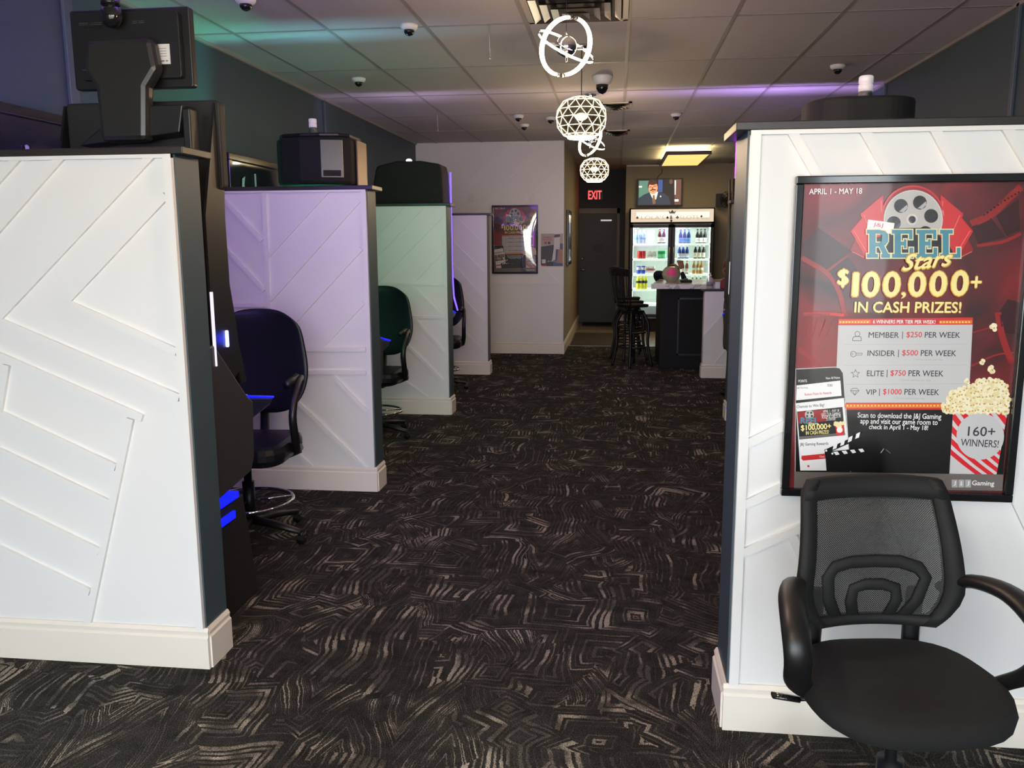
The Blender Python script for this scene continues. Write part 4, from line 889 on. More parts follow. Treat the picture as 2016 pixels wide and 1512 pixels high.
def mesh_fabric():
    m = bpy.data.materials.new('chair_mesh'); m.use_nodes = True; nt = m.node_tree; b = nt.nodes['Principled BSDF']; b.inputs['Base Color'].default_value = (.02, .02, .02, 1); b.inputs['Roughness'].default_value = .6
    tc = nt.nodes.new('ShaderNodeTexCoord'); sp = nt.nodes.new('ShaderNodeSeparateXYZ'); nt.links.new(tc.outputs['Object'], sp.inputs[0])
    def wv(o1, o2, op):
        a = nt.nodes.new('ShaderNodeMath'); a.operation = op; nt.links.new(o1, a.inputs[0]); nt.links.new(o2, a.inputs[1])
        s_ = nt.nodes.new('ShaderNodeMath'); s_.operation = 'MULTIPLY'; s_.inputs[1].default_value = 1100; nt.links.new(a.outputs[0], s_.inputs[0])
        c_ = nt.nodes.new('ShaderNodeMath'); c_.operation = 'SINE'; nt.links.new(s_.outputs[0], c_.inputs[0]); return c_.outputs[0]
    p = nt.nodes.new('ShaderNodeMath'); p.operation = 'ADD'; nt.links.new(wv(sp.outputs[0], sp.outputs[2], 'ADD'), p.inputs[0]); nt.links.new(wv(sp.outputs[0], sp.outputs[2], 'SUBTRACT'), p.inputs[1])
    g = nt.nodes.new('ShaderNodeMapRange'); g.inputs['From Min'].default_value = .95; g.inputs['From Max'].default_value = 1.2; g.inputs['To Min'].default_value = 1; g.inputs['To Max'].default_value = .12; nt.links.new(p.outputs[0], g.inputs['Value'])
    nt.links.new(g.outputs['Result'], b.inputs['Alpha']); return m
def office_chair():
    t = thing('office_chair', 'black mesh-back office chair in the right foreground below the large poster', 'office chair', (.688, 2.02, 0), R(8))
    star_base(t, .30, R(136))
    m = MB(); m.lathe([(.032, .07), (.032, .24), (.016, .24), (.016, .40)]); m.build('gas_column', blackp, t)
    m = MB(); m.prism([(-.12, -.12), (.12, -.12), (.10, .14), (-.10, .14)], .37, .405, 0, axis='z'); mech = m.build('mechanism', blackp, t, bevel=.01)
    m = MB(); m.tube([(-.08, .02, .395), (-.24, .0, .40)], .006, 6); m.tube([(-.235, 0, .40), (-.30, -.0, .412)], .013, 8, flat=.5); m.build('tilt_lever', blackg, mech)
    # seat cushion: rounded, waterfall front
    m = MB(); out = []
    for k in range(40):
        a = 2*pi*k/40; c_, s_ = cos(a), sin(a); n_ = 3.0
        r_ = (abs(c_)**n_+abs(s_)**n_)**(-1/n_); xx = .238*c_*r_*(1-.10*max(0, s_)); yy_ = .208*s_*r_; out.append((xx, yy_-.01))
    rings = [(.90, .402), (.985, .415), (1.0, .435), (.975, .455), (.90, .468), (.6, .474), (.2, .472)]
    vs = [(x*s_, (y+.01)*s_-.01, z-.018*max(0, -(y+.01)/.21)**2*1.0+(.004*(abs(x)/.23)**2)) for s_, z in rings for x, y in out]; fs = []
    for i in range(len(rings)-1):
        for k in range(40): l_ = (k+1) % 40; fs.append((i*40+k, i*40+l_, (i+1)*40+l_, (i+1)*40+k))
    fs.append(list(range(40))); fs.append([(len(rings)-1)*40+k for k in range(40)]); m.add(vs, fs, 0, True); m.build('seat', fabric, t)
    # backrest: local u (x), v (z up); surface y=by(u,v)
    z0, z1 = .525, .895
    def by(u, v): return .165+.05*v-.035*sin(pi*min(v*1.1, 1))-.040*(u)**2*(1-.3*v)
    def hw(v): return (.212-.062*(1-v/.3)**2.2 if v < .3 else .212-.030*((v-.3)/.7)) - (.012*((v-.93)/.07)**2 if v > .93 else 0)
    def P(u, v, o=0): return (u*hw(v), by(u, v)+o, z0+(z1-z0)*v+.006*(1-u*u)*(1 if v > .5 else -1))
    def ribbon(m, pts, w, th=.012):
        """solid strip through (u,v) path on the back surface"""
        q = [P(*p) for p in pts]
        m.tube(q, w/2, 8, flat=.42, up=(0, 1, 0))
    # frame: wide flat band around the mesh
    m = MB(); n = 24
    def band(a0, a1, b0, b1, nn=12):
        F = []; Bk = []
        for i in range(nn+1):
            for j in range(3):
                u = a0[0]+(a1[0]-a0[0])*i/nn; v = a0[1]+(a1[1]-a0[1])*i/nn; u2 = b0[0]+(b1[0]-b0[0])*i/nn; v2 = b0[1]+(b1[1]-b0[1])*i/nn
                uu = u+(u2-u)*j/2; vv = v+(v2-v)*j/2; F.append(P(uu, vv, -.011)); Bk.append(P(uu, vv, .013))
        k = len(F); fs = []
        for o in (0, k):
            for i in range(nn):
                for j in range(2): fs.append((o+i*3+j, o+(i+1)*3+j, o+(i+1)*3+j+1, o+i*3+j+1))
        for i in range(nn):
            for j in (0, 2): fs.append((i*3+j, (i+1)*3+j, k+(i+1)*3+j, k+i*3+j))
        for i in (0, nn):
            for j in (0, 1): fs.append((i*3+j, i*3+j+1, k+i*3+j+1, k+i*3+j))
        m.add(F+Bk, fs, 0, True)
    band((-.985, 1), (.985, 1), (-.985, .86), (.985, .86)); band((-1, 0), (-1, 1), (-.80, 0), (-.80, 1)); band((1, 0), (1, 1), (.80, 0), (.80, 1)); band((-1, .0), (1, .0), (-1, .07), (1, .07))
    bf = m.build('backrest_frame', blackm, t)
    m = MB(); nn = 16; vs = []; fs = []
    for i in range(nn+1):
        for j in range(nn+1): vs.append(P(-.82+1.64*i/nn, .05+.87*j/nn, .002))
    for i in range(nn):
        for j in range(nn): fs.append((i*(nn+1)+j, (i+1)*(nn+1)+j, (i+1)*(nn+1)+j+1, i*(nn+1)+j+1))
    m.add(vs, fs, 0, True); m.build('mesh_panel', mesh_fabric(), bf)
    m = MB()
    ribbon(m, [(-.56, .04), (-.58, .20), (-.60, .36), (-.52, .43), (-.3, .46), (0, .465), (.3, .46), (.52, .42), (.60, .35), (.54, .18), (.46, .04)], .034)
    ribbon(m, [(-.27, .05), (-.28, .18), (-.25, .27), (-.1, .30), (.1, .30), (.26, .27), (.30, .18), (.26, .05)], .032)
    m.build('lumbar_frame', blackm, bf)
    for s in (-1, 1):
        m = MB(); m.tube(spline([(s*.12, .10, .395), (s*.13, .19, .42), (s*.13, .20, .50), (s*.13, .19, .60)], 4), .024, 8, flat=.6); m.build('back_support', blackp, t)
        Q = spline([(s*.185, .17, .61), (s*.225, .10, .655), (s*.265, .0, .66), (s*.285, -.09, .62), (s*.285, -.115, .565), (s*.272, -.08, .50), (s*.24, -.03, .45), (s*.19, -.01, .415)], 5)
        m = MB(); m.tube(Q, [.015+.006*sin(pi*i/(len(Q)-1)) for i in range(len(Q))], 12, flat=1.6, up=(1, 0, 0)); m.build('armrest', blackp, t)
    return t
office_chair()

# ------------------------------------------------------------------ bar, stools, fridge
BZ = 1.03
t = thing('bar_counter', 'black panelled bar counter with white marble top', 'bar counter', (1.2, 10.9, 0))
def loc(m, ox=1.2, oy=10.9): m.v = [(a-ox, b-oy, c_) for a, b, c_ in m.v]; return m
loc(MB().box(.52, 2.19, 10.2, 11.3, 0, .95)).build('cabinet', mat('bar_black', (.003, .0033, .005), .65, spec=.3), t, bevel=.004)
m = MB()
for a, b in ((.72, 1.25), (1.32, 1.85)):
    m.box(a, b, 10.185, 10.2, .16, .18); m.box(a, b, 10.185, 10.2, .82, .84); m.box(a, a+.02, 10.185, 10.2, .16, .84); m.box(b-.02, b, 10.185, 10.2, .16, .84)
loc(m).build('panel_moulding', mat('bar_trim', (.004, .004, .005), .4), t)
loc(MB().prism([(.40, 10.05), (2.19, 10.05), (2.19, 11.4), (.56, 11.4)], .95, 1.005, 0, axis='z')).build('marble_top', marble, t, bevel=.004)
BZ = 1.006
# fish bowl
t = thing('fishbowl', 'round glass bowl with pink round sticker on the marble bar', 'glass bowl', (.655, 10.5, BZ))
m = MB(); R0 = .112; outp = [(.055, 0)]+[(R0*sin(a), .100-R0*.9*cos(a)) for a in [R(30+12*i) for i in range(11)]]; inn = [(max(r_-.004, .01), z+.003) for r_, z in outp][::-1]
m.lathe(outp+inn, seg=28); m.build('bowl', mat('bowl_glass', (.50, .46, .36), .1, alpha=.55), t)
m = MB(); pts = []
for r_ in (0.0001, .02, .04, .055):
    for k in range(20): pts.append((r_*cos(2*pi*k/20), -sqrt(max(0, R0**2-(r_)**2))-.002, .115+r_*sin(2*pi*k/20)))
m.add(pts, [(i*20+k, i*20+(k+1) % 20, (i+1)*20+(k+1) % 20, (i+1)*20+k) for i in range(3) for k in range(20)], 0, True); m.build('pink_sticker', mat('pink_paper', (.75, .06, .25), .5, noise=(90, .5)), t)
# small things on the bar and the half wall
t = thing('cash_tray', 'low black tray lying on the marble bar right of the fishbowl', 'tray', (.835, 10.55, BZ)); MB().box(-.065, .065, -.1, .1, 0, .028).build('tray', blackm, t, bevel=.004); MB().box(-.02, .02, -.04, .02, .028, .045).build('clip', blackp, t)
HZ = .980
t = thing('sanitizer_bottle', 'clear pump bottle of hand sanitizer on the dark ledge', 'bottle', (1.02, 9.60, HZ))
m = MB(); m.lathe([(.036, 0), (.038, .01), (.038, .09), (.03, .115), (.014, .125), (.014, .135)], seg=18); m.build('body', mat('clear_gel', (.55, .52, .56), .15, alpha=.65), t)
m = MB(); m.lathe([(.016, .135), (.016, .15), (.006, .15), (.006, .17)], seg=10); m.tube([(0, 0, .17), (0, -.03, .168)], .005, 6); m.build('pump', plate, t)
m = MB(); m.lathe([(.0385, .03), (.0385, .075)], seg=18); m.build('label', mat('dim_label', (.25, .25, .30), .5), t)
tag(MB().box(1.075, 1.125, 9.595, 9.60, HZ, HZ+.072).build('card', plate), 'small white card standing beside the sanitizer bottle', 'card')
t = thing('red_pouch', 'dark red zip pouch standing on the ledge right of the white card', 'pouch', (1.19, 9.62, HZ)); m = MB(); m.prism([(-.055, 0), (.055, 0), (.05, .09), (.03, .115), (-.03, .11), (-.05, .085)], -.03, .03, 0); m.build('bag', mat('red_nylon', (.22, .01, .02), .6), t, bevel=.01); MB().tube([(-.04, 0, .108), (.04, 0, .115)], .005, 6).build('zip', steel, t)
tag(MB().lathe([(.03, 0), (.035, .015), (.01, .02)], (1.235, 9.585, HZ), 12).build('ashtray', steel), 'small round metal dish on the ledge in front of the red pouch', 'dish')

def stool():
    t = thing('bar_stool', '', 'bar stool', (0, 0, 0))
    m = MB(); m.prism(rrect(-.19, .19, -.19, .19, .08), .72, .755, 0, axis='z'); m.build('seat', mat('stool_seat', (.005, .004, .004), .85, spec=.2), t, bevel=.012)
    m = MB(); m.lathe([(.09, .68), (.09, .72)]); m.prism(rrect(-.13, .13, -.13, .13, .03), .64, .68, 0, axis='z'); m.build('swivel', woodblack, t)
    # backrest at -x
    m = MB()
    for s in (-1, 1): m.tube(spline([(-.17, s*.15, .74), (-.20, s*.17, .90), (-.235, s*.185, 1.15)], 4), .014, 8)
    for k in range(5): yy_ = -.11+k*.055; m.tube(spline([(-.175, yy_*.85, .76), (-.205, yy_, .92), (-.23, yy_*1.05, 1.10)], 3), .007, 6)
    m.build('back_spindles', woodblack, t)
    m = MB(); q = [(-.235-.02*cos(pi*k/8-pi/2)*0-.03*(1-((k-4)/4)**2), -.20+.05*k, 1.12) for k in range(9)]
    for k in range(8): m.box(min(q[k][0], q[k+1][0])-.008, max(q[k][0], q[k+1][0])+.008, q[k][1], q[k+1][1]+.001, 1.09, 1.17+.012*sin(pi*(k+.5)/8))
    m.build('top_rail', woodblack, t, bevel=.003)
    for sx in (-1, 1):
        for sy in (-1, 1):
            m = MB(); m.tube(spline([(sx*.11, sy*.11, .66), (sx*.17, sy*.17, .50), (sx*.165, sy*.165, .28), (sx*.21, sy*.21, .0)], 5), [.022]*16, 8); m.build('leg', woodblack, t)
    for z, r_ in ((.24, .17), (.42, .165)):
        m = MB(); m.tube([(r_*1.2*cos(2*pi*k/24), r_*1.2*sin(2*pi*k/24), z) for k in range(24)], .010, 6, closed=True); m.build('ring_stretcher', woodblack, t)
    return t
s0 = stool(); s0.location = (.20, 10.35, 0); s0.scale = (.8, .8, 1); s0.rotation_euler.z = R(38); s0['label'] = 'black wooden bar stool with spindle back at the front corner of the bar'
for x, y, rz, lab in ((.165, 10.95, 30, 'black wooden bar stool in the middle of the row beside the bar'), (.165, 11.6, -4, 'black wooden bar stool farthest back beside the bar, in front of the fridge')):
    c_ = copy_tree(s0); c_.location = (x, y, 0); c_.rotation_euler.z = R(rz); c_['label'] = lab
for o in [o for o in bpy.data.objects if o.name.startswith('bar_stool')]: o['group'] = 'bar stools beside the bar'

# drinks fridge
FX0, FX1, FY, FZ = .203, 1.577, 14.45, 2.03
fr = thing('drinks_fridge', 'two-door glass drinks fridge with lit sign header, behind the bar', 'fridge', ((FX0+FX1)/2, FY, 0))
fw = (FX1-FX0)/2
m = MB(); m.box(-fw, -fw+.05, 0, .70, .08, FZ); m.box(fw-.05, fw, 0, .70, .08, FZ); m.box(-fw, fw, .66, .70, .08, FZ); m.box(-fw, fw, 0, .70, FZ-.26, FZ); m.box(-fw, fw, 0, .7, .0, .22); m.box(-.03, .03, .02, .1, .2, FZ-.2); m.build('cabinet', blackm, fr, bevel=.004)
m = MB(); m.box(-fw+.05, fw-.05, .62, .655, .22, FZ-.26); m.box(-fw+.05, -fw+.055, .05, .62, .22, FZ-.26); m.box(fw-.055, fw-.05, .05, .62, .22, FZ-.26); m.build('liner', mat('liner_white', (.42, .46, .43), .5), fr)
m = MB(); m.box(-fw+.02, fw-.02, -.022, .0, FZ-.225, FZ-.02); m.build('sign_panel', emis('sign_lit', (1, .80, .60), .62), fr, bevel=.003)
m = MB(); m.box(-fw+.11, fw-.09, -.024, -.0225, FZ-.155, FZ-.065); m.build('sign_tube', emis('sign_hot', (1, .92, .70), .95), fr)
def suit(m, x, z, s, kind, y=-.027):
    def c_(cx, cz, r_): m.add([(x+cx*s+r_*s*cos(2*pi*k/12), y, z+cz*s+r_*s*sin(2*pi*k/12)) for k in range(12)], [list(range(12))])
    if kind == 'club': c_(-.28, -.02, .25); c_(.28, -.02, .25); c_(0, .35, .25); m.add([(x-.18*s, y, z-.55*s), (x+.18*s, y, z-.55*s), (x, y, z+.1*s)], [(0, 1, 2)])
    else: c_(-.22, -.08, .24); c_(.22, -.08, .24); m.add([(x-.43*s, y, z), (x+.43*s, y, z), (x, y, z+.6*s)], [(0, 1, 2)]); m.add([(x-.16*s, y, z-.55*s), (x+.16*s, y, z-.55*s), (x, y, z+.1*s)], [(0, 1, 2)])
m = MB(); zt = FZ-.125
suit(m, -fw+.125, zt-.03, .042, 'club'); suit(m, -.075, zt-.03, .046, 'spade'); suit(m, .085, zt-.03, .046, 'club'); suit(m, .47, zt-.015, .04, 'spade')
text(m, 'B', -.032, .005, zt-.055, zt+.0, -.027, 0, .05); suit(m, -.012, zt-.083, -.045, 'spade')
cz = FZ-.085
m.add([(-.06, -.027, cz+.045), (-.045, -.027, cz), (.045, -.027, cz), (.06, -.027, cz+.045), (.028, -.027, cz+.015), (0, -.027, cz+.055), (-.028, -.027, cz+.015)], [(0, 1, 6), (1, 2, 4, 5, 6), (2, 3, 4)]); m.box(-.045, .045, -.0275, -.0265, cz-.012, cz-.004)
m.build('sign_marks', mat('sign_ink', (.03, .025, .01), .6), fr, recalc=False)
for w_, a, b, c_, d_, sh_ in (("LOLA'S", -.50, -.12, zt-.06, zt, 0), ('SLOTS', .125, .43, zt-.06, zt, 0), ('Arena', .46, .60, zt-.07, zt-.035, .3)):
    m = MB(); text(m, w_, a, b, c_, d_, -.0265, 0, 0, sh_); m.build('sign_lettering', mat('letter_gold', (.2, .18, .13), .5, emit=(.9, .82, .66), es=.32), fr, recalc=False)
pane = glassy('door_glass', (.96, .98, .97), .03)
for s in (-1, 1):
    a, b = (-fw+.012, -.004) if s < 0 else (.004, fw-.012); m = MB(); w_ = .052; zb, zt_ = .24, FZ-.265
    m.box(a, a+w_, -.035, 0, zb, zt_); m.box(b-w_, b, -.035, 0, zb, zt_); m.box(a, b, -.035, 0, zt_-w_, zt_); m.box(a, b, -.035, 0, zb, zb+w_); d_ = m.build('fridge_door', blackp, fr, bevel=.003)
    MB().box(a+w_, b-w_, -.02, -.015, zb+w_, zt_-w_).build('glass', pane, d_); hx = b-.03 if s < 0 else a+.03; MB().tube([(hx, -.035, .95), (hx, -.065, .97), (hx, -.065, 1.38), (hx, -.035, 1.40)], .009, 8).build('handle', steel, d_)
SH = [1.455, 1.205, .955, .70, .45]
for z in SH:
    m = MB(); m.box(-fw+.056, fw-.056, .06, .60, z-.012, z); m.box(-fw+.056, -.035, .045, .06, z-.03, z+.004); m.box(.035, fw-.056, .045, .06, z-.03, z+.004); m.build('shelf', mat('shelf_white_glow', (.85, .9, .86), .4, emit=(.9, 1, .92), es=.6), fr)  # shelf brightness put in as emission; the shelves are no lamps
m = MB(); m.box(-fw+.058, -fw+.068, .05, .07, .3, FZ-.28); m.box(fw-.068, fw-.058, .05, .07, .3, FZ-.28); m.box(-.036, -.031, .10, .115, .3, FZ-.28); m.box(.031, .036, .10, .115, .3, FZ-.28); m.build('light_strip', emis('fridge_led', (.9, 1, .92), 14), fr)
for sx in (-.33, .33):
    l = bpy.data.lights.new('fridge_light', 'AREA'); l.shape = 'RECTANGLE'; l.size = .5; l.size_y = .1; l.energy = 4; l.color = (.93, 1, .93)
    o = bpy.data.objects.new('fridge_light', l); COL.objects.link(o); o.parent = fr; o.location = (sx, .12, FZ-.275); o.rotation_euler = (R(35), 0, 0)
fcx = (FX0+FX1)/2
def bottle(name, label, cat, prof, capz, colb, colcap, lab, collab, al=None):
    t = thing(name, label, cat)
    MB().lathe(prof, seg=12).build('body', mat('drink_'+name+str(len(MATS)), colb, .15, alpha=al), t)
    if colcap: m = MB(); r_ = prof[-1][0]+.003; m.lathe([(r_, capz), (r_, capz+.02)], seg=12); m.build('cap', mat('capcol_'+name+str(len(MATS)), colcap, .4), t)
    if lab: m = MB(); rr_ = max(p[0] for p in prof)+.001; m.lathe([(rr_, lab[0]), (rr_, lab[1])], seg=12); m.build('label', mat('labcol_'+name+str(len(MATS)), collab, .5), t)
    return t
beer = [(.028, 0), (.0295, .005), (.0295, .125), (.026, .145), (.014, .175), (.013, .215)]
water = [(.032, 0), (.034, .01), (.032, .06), (.034, .1), (.034, .15), (.014, .19), (.013, .205)]
can = [(.026, 0), (.033, .01), (.033, .108), (.027, .12)]
sport = [(.030, 0), (.0315, .01), (.028, .09), (.0315, .13), (.030, .17), (.018, .195), (.018, .205)]
def row(proto, xs, shelf, labfmt, group, scale=1):
    for i, x in enumerate(xs):
        o = proto if i == 0 else copy_tree(proto)
        o.location = (fcx+x, FY+.13, SH[shelf]+.0005); o.scale = (scale,)*3; o['group'] = group
        o['label'] = (('left', 'right') if len(xs) == 2 else ('leftmost', 'middle', 'rightmost'))[i]+' of '+('two ' if len(xs) == 2 else 'three ')+labfmt.replace(' on the ', ', ')
def xs_(px_list): return [at(p, 500, FY+.13)[0]-fcx for p in px_list]
row(bottle('water_bottle', '', 'bottle', water, .205, (.35, .62, .66), (.7, .75, .75), (.07, .12), (.15, .45, .6), .75), xs_([1251, 1259, 1267]), 0, 'clear teal water bottles on the top left fridge shelf', 'water bottles on the top left fridge shelf')
row(bottle('wine_bottle', '', 'bottle', beer, .215, (.10, .01, .02), (.45, .1, .5), (.02, .10), (.85, .80, .72)), xs_([1298, 1306]), 0, 'dark red bottles with white label on the top left fridge shelf', 'dark red bottles on the top left fridge shelf', 1.05)
row(bottle('soda_can', '', 'can', can, .12, (.60, .03, .03), None, None, None), xs_([1259, 1267]), 1, 'red soda cans on the second left fridge shelf', 'red soda cans in the fridge', 1.1)
row(bottle('soda_can', '', 'can', can, .12, (.85, .85, .82), None, (.03, .05), (.6, .6, .62)), xs_([1279, 1288]), 1, 'white soda cans on the second left fridge shelf', 'white soda cans in the fridge', 1.1)
row(bottle('soda_can', '', 'can', can, .12, (.04, .50, .18), None, (.03, .07), (.3, .8, .45)), xs_([1299, 1307]), 1, 'green soda cans on the second left fridge shelf', 'green soda cans in the fridge', 1.1)
row(bottle('soda_can', '', 'can', can, .12, (.03, .08, .55), None, (.06, .10), (.75, .7, .8)), xs_([1258, 1267]), 2, 'blue soda cans on the third left fridge shelf', 'blue soda cans in the fridge', 1.1)
row(bottle('soda_can', '', 'can', can, .12, (.85, .80, .80), None, (.05, .08), (.6, .1, .1)), xs_([1277, 1286]), 2, 'white and red soda cans on the third left fridge shelf', 'white and red soda cans on the third fridge shelf', 1.1)
row(bottle('sports_drink', '', 'bottle', sport, .205, (.75, .70, .02), (.8, .75, .05), (.10, .14), (.03, .03, .02)), xs_([1257, 1264.5, 1272]), 3, 'yellow sports drink bottles with black band on the fourth left fridge shelf', 'yellow sports drinks in the fridge')
row(bottle('beer_bottle', '', 'bottle', beer, .215, (.02, .06, .22), (.1, .15, .4), (.02, .09), (.12, .28, .75)), xs_([1339, 1347, 1355]), 0, 'blue labelled bottles on the top right fridge shelf', 'blue bottles on the top right fridge shelf', 1.02)
row(bottle('beer_bottle', '', 'bottle', beer, .215, (.01, .01, .012), (.02, .02, .02), (.015, .09), (.80, .82, .78)), xs_([1372, 1379, 1386.5]), 0, 'black bottles with white label on the top right fridge shelf', 'black bottles on the top right fridge shelf', 1.02)
row(bottle('beer_bottle', '', 'bottle', beer, .195, (.03, .08, .45), (.85, .85, .9), (.02, .085), (.85, .85, .9)), xs_([1337.5, 1345, 1352.5]), 1, 'blue bottles with white cap on the second right fridge shelf', 'blue bottles on the second right fridge shelf')
row(bottle('beer_bottle', '', 'bottle', beer, .195, (.01, .01, .01), (.85, .82, .72), (.02, .10), (.85, .80, .62)), xs_([1369, 1377, 1385]), 1, 'black bottles with cream label on the second right fridge shelf', 'black bottles on the second right fridge shelf')
row(bottle('beer_bottle', '', 'bottle', beer, .175, (.22, .09, .02), (.85, .75, .45), (.02, .09), (.85, .78, .60)), xs_([1344.5, 1353]), 2, 'brown bottles with cream neck on the third right fridge shelf', 'brown bottles on the third right fridge shelf')
row(bottle('beer_bottle', '', 'bottle', beer, .215, (.50, .25, .04), (.7, .65, .4), (.06, .10), (.80, .82, .70), .8), xs_([1367, 1375, 1382]), 2, 'clear amber bottles on the third right fridge shelf', 'amber bottles on the third right fridge shelf')
row(bottle('beer_bottle', '', 'bottle', beer, .195, (.10, .12, .1), (.80, .85, .75), (.02, .09), (.75, .82, .7)), xs_([1365, 1373, 1381]), 3, 'bottles with pale cap on the fourth right fridge shelf', 'pale capped bottles on the fourth right fridge shelf')

# television above the fridge
TX0, TZ1 = at(1255, 352, 15.1); TX1, TZ0 = at(1343, 405, 15.1)
tw, th_ = (TX1-TX0)/2, (TZ1-TZ0)/2
t = thing('television', 'wall television above the fridge showing a man in a suit', 'television', ((TX0+TX1)/2, 15.1, (TZ0+TZ1)/2))
MB().box(-tw, tw, 0, .035, -th_, th_).build('bezel', blackp, t, bevel=.004); MB().box(-.12, .12, .035, .10, -.1, .1).build('bracket', blackm, t)
m = MB(); tvm = [emis('tv_'+n, c_, e) for n, c_, e in (('dark', (.02, .018, .02), 1), ('green', (.10, .22, .15), 1.1), ('blue', (.05, .09, .25), 1), ('skin', (.85, .30, .14), 1.2), ('hair', (.07, .025, .015), 1), ('suit', (.035, .045, .06), 1), ('white', (.9, .88, .8), 1.3), ('brown', (.16, .07, .05), 1), ('tie', (.25, .12, .05), 1), ('shade', (.35, .08, .04), 1))]
sw, sh = tw-.012, th_-.012
def tq(pts, k, mi): m.add([(-sw+2*sw*a, -.001-.0004*k, sh-2*sh*b) for a, b in pts], [list(range(len(pts)))], mi)
def te(cx, cy, rx, ry, k, mi, n=20): tq([(cx+rx*cos(2*pi*i/n), cy+ry*sin(2*pi*i/n)) for i in range(n)], k, mi)
tq([(0, 0), (1, 0), (1, 1), (0, 1)], 0, 0); tq([(.02, .05), (.3, .05), (.3, .8), (.02, .8)], 1, 1); tq([(.46, .02), (.56, .02), (.56, .5), (.46, .5)], 1, 2); tq([(.82, .02), (.98, .02), (.98, .98), (.84, .98)], 1, 7); tq([(.83, .05), (.86, .05), (.86, .6), (.84, .6)], 2, 6)
tq([(.02, .25), (.09, .25), (.09, .31), (.02, .31)], 2, 6); tq([(.84, .78), (.93, .78), (.93, .86), (.84, .86)], 2, 6); te(.75, .1, .04, .09, 2, 7); tq([(.63, .2), (.72, .12), (.82, .2), (.84, .75), (.70, .75)], 1, 0)
tq([(0, .98), (.02, .72), (.14, .58), (.27, .50), (.42, .50), (.60, .54), (.70, .66), (.76, .98)], 3, 5); tq([(.27, .50), (.34, .76), (.38, .80), (.42, .76), (.46, .48)], 4, 6); tq([(.345, .60), (.385, .60), (.41, .93), (.35, .97), (.33, .8)], 5, 8)
te(.335, .26, .115, .25, 4, 4); te(.345, .34, .105, .235, 5, 3); te(.33, .12, .10, .10, 6, 4); tq([(.25, .29), (.31, .27), (.31, .30), (.25, .32)], 7, 9); tq([(.35, .25), (.42, .24), (.42, .27), (.35, .29)], 7, 9); tq([(.28, .41), (.34, .37), (.41, .39), (.41, .43), (.34, .42), (.28, .45)], 7, 4); tq([(.32, .30), (.345, .30), (.35, .37), (.31, .37)], 7, 9); te(.345, .47, .03, .012, 7, 9); te(.52, .66, .015, .03, 5, 6)
m.build('screen', tvm, t, recalc=False)
m = MB(); P = spline([(-.05, .02, th_), (-.02, .06, th_+.05), (.03, .07, th_+.10), (.03, .08, th_+.17)], 5); m.tube(P, .005, 6); m.build('cable', blackm, t)
tag(MB().box(.145, .75, YW-.02, YW-.001, 2.76, 2.78).build('cable_rail', plate), 'thin white cable rail along the top of the bar wall', 'cable rail')
# wall fan at right
t = thing('wall_fan', 'black wall-mounted fan high on the wall right of the fridge', 'fan', (1.86, 14.95, 2.17))
m = MB(); 
for r_ in (.06, .10, .14): m.tube([(-.05+0*r_, 0, 0) if False else (r_*cos(2*pi*k/24)-.02, -.10+.10*(r_/.14)**2*.5, r_*sin(2*pi*k/24)) for k in range(24)], .004, 5, closed=True)
for k in range(16): a = 2*pi*k/16; m.tube([(-.02, -.11, 0), (.07*cos(a)-.02, -.10, .07*sin(a)), (.14*cos(a)-.02, -.05, .14*sin(a)), (.12*cos(a)-.02, .03, .12*sin(a))], .003, 4)
m.build('cage', blackp, t)
m = MB()
for k in range(4): a = 2*pi*k/4; m.add([(-.02+.02*cos(a), -.06, .02*sin(a)), (-.02+.12*cos(a-.35), -.07, .12*sin(a-.35)), (-.02+.125*cos(a+.25), -.045, .125*sin(a+.25)), (-.02+.03*cos(a+.8), -.05, .03*sin(a+.8))], [(0, 1, 2, 3)])
m.build('blades', blackp, t)
m = MB(); m.lathe([(.05, -.04), (.06, .05), (.03, .09)], (-.02, 0, 0), axis='y'); m.box(-.20, -.11, .05, .22, -.11, .11); m.tube([(-.02, .08, 0), (-.02, .24, -.04)], .02); m.build('motor_bracket', blackp, t)
# mats
tag(MB().box(-.66, .12, 12.42, 14.1, 0, .008).build('floor_mat', mat('mat_brown', (.045, .038, .028), .95, bump=.5, bscale=200)), 'brown runner mat on the passage floor where the carpet ends', 'floor mat')
tag(MB().box(-.60, -.08, 15.3, 15.85, .0, .014).build('door_mat', blackm), 'small black doormat against the rear door', 'doormat')

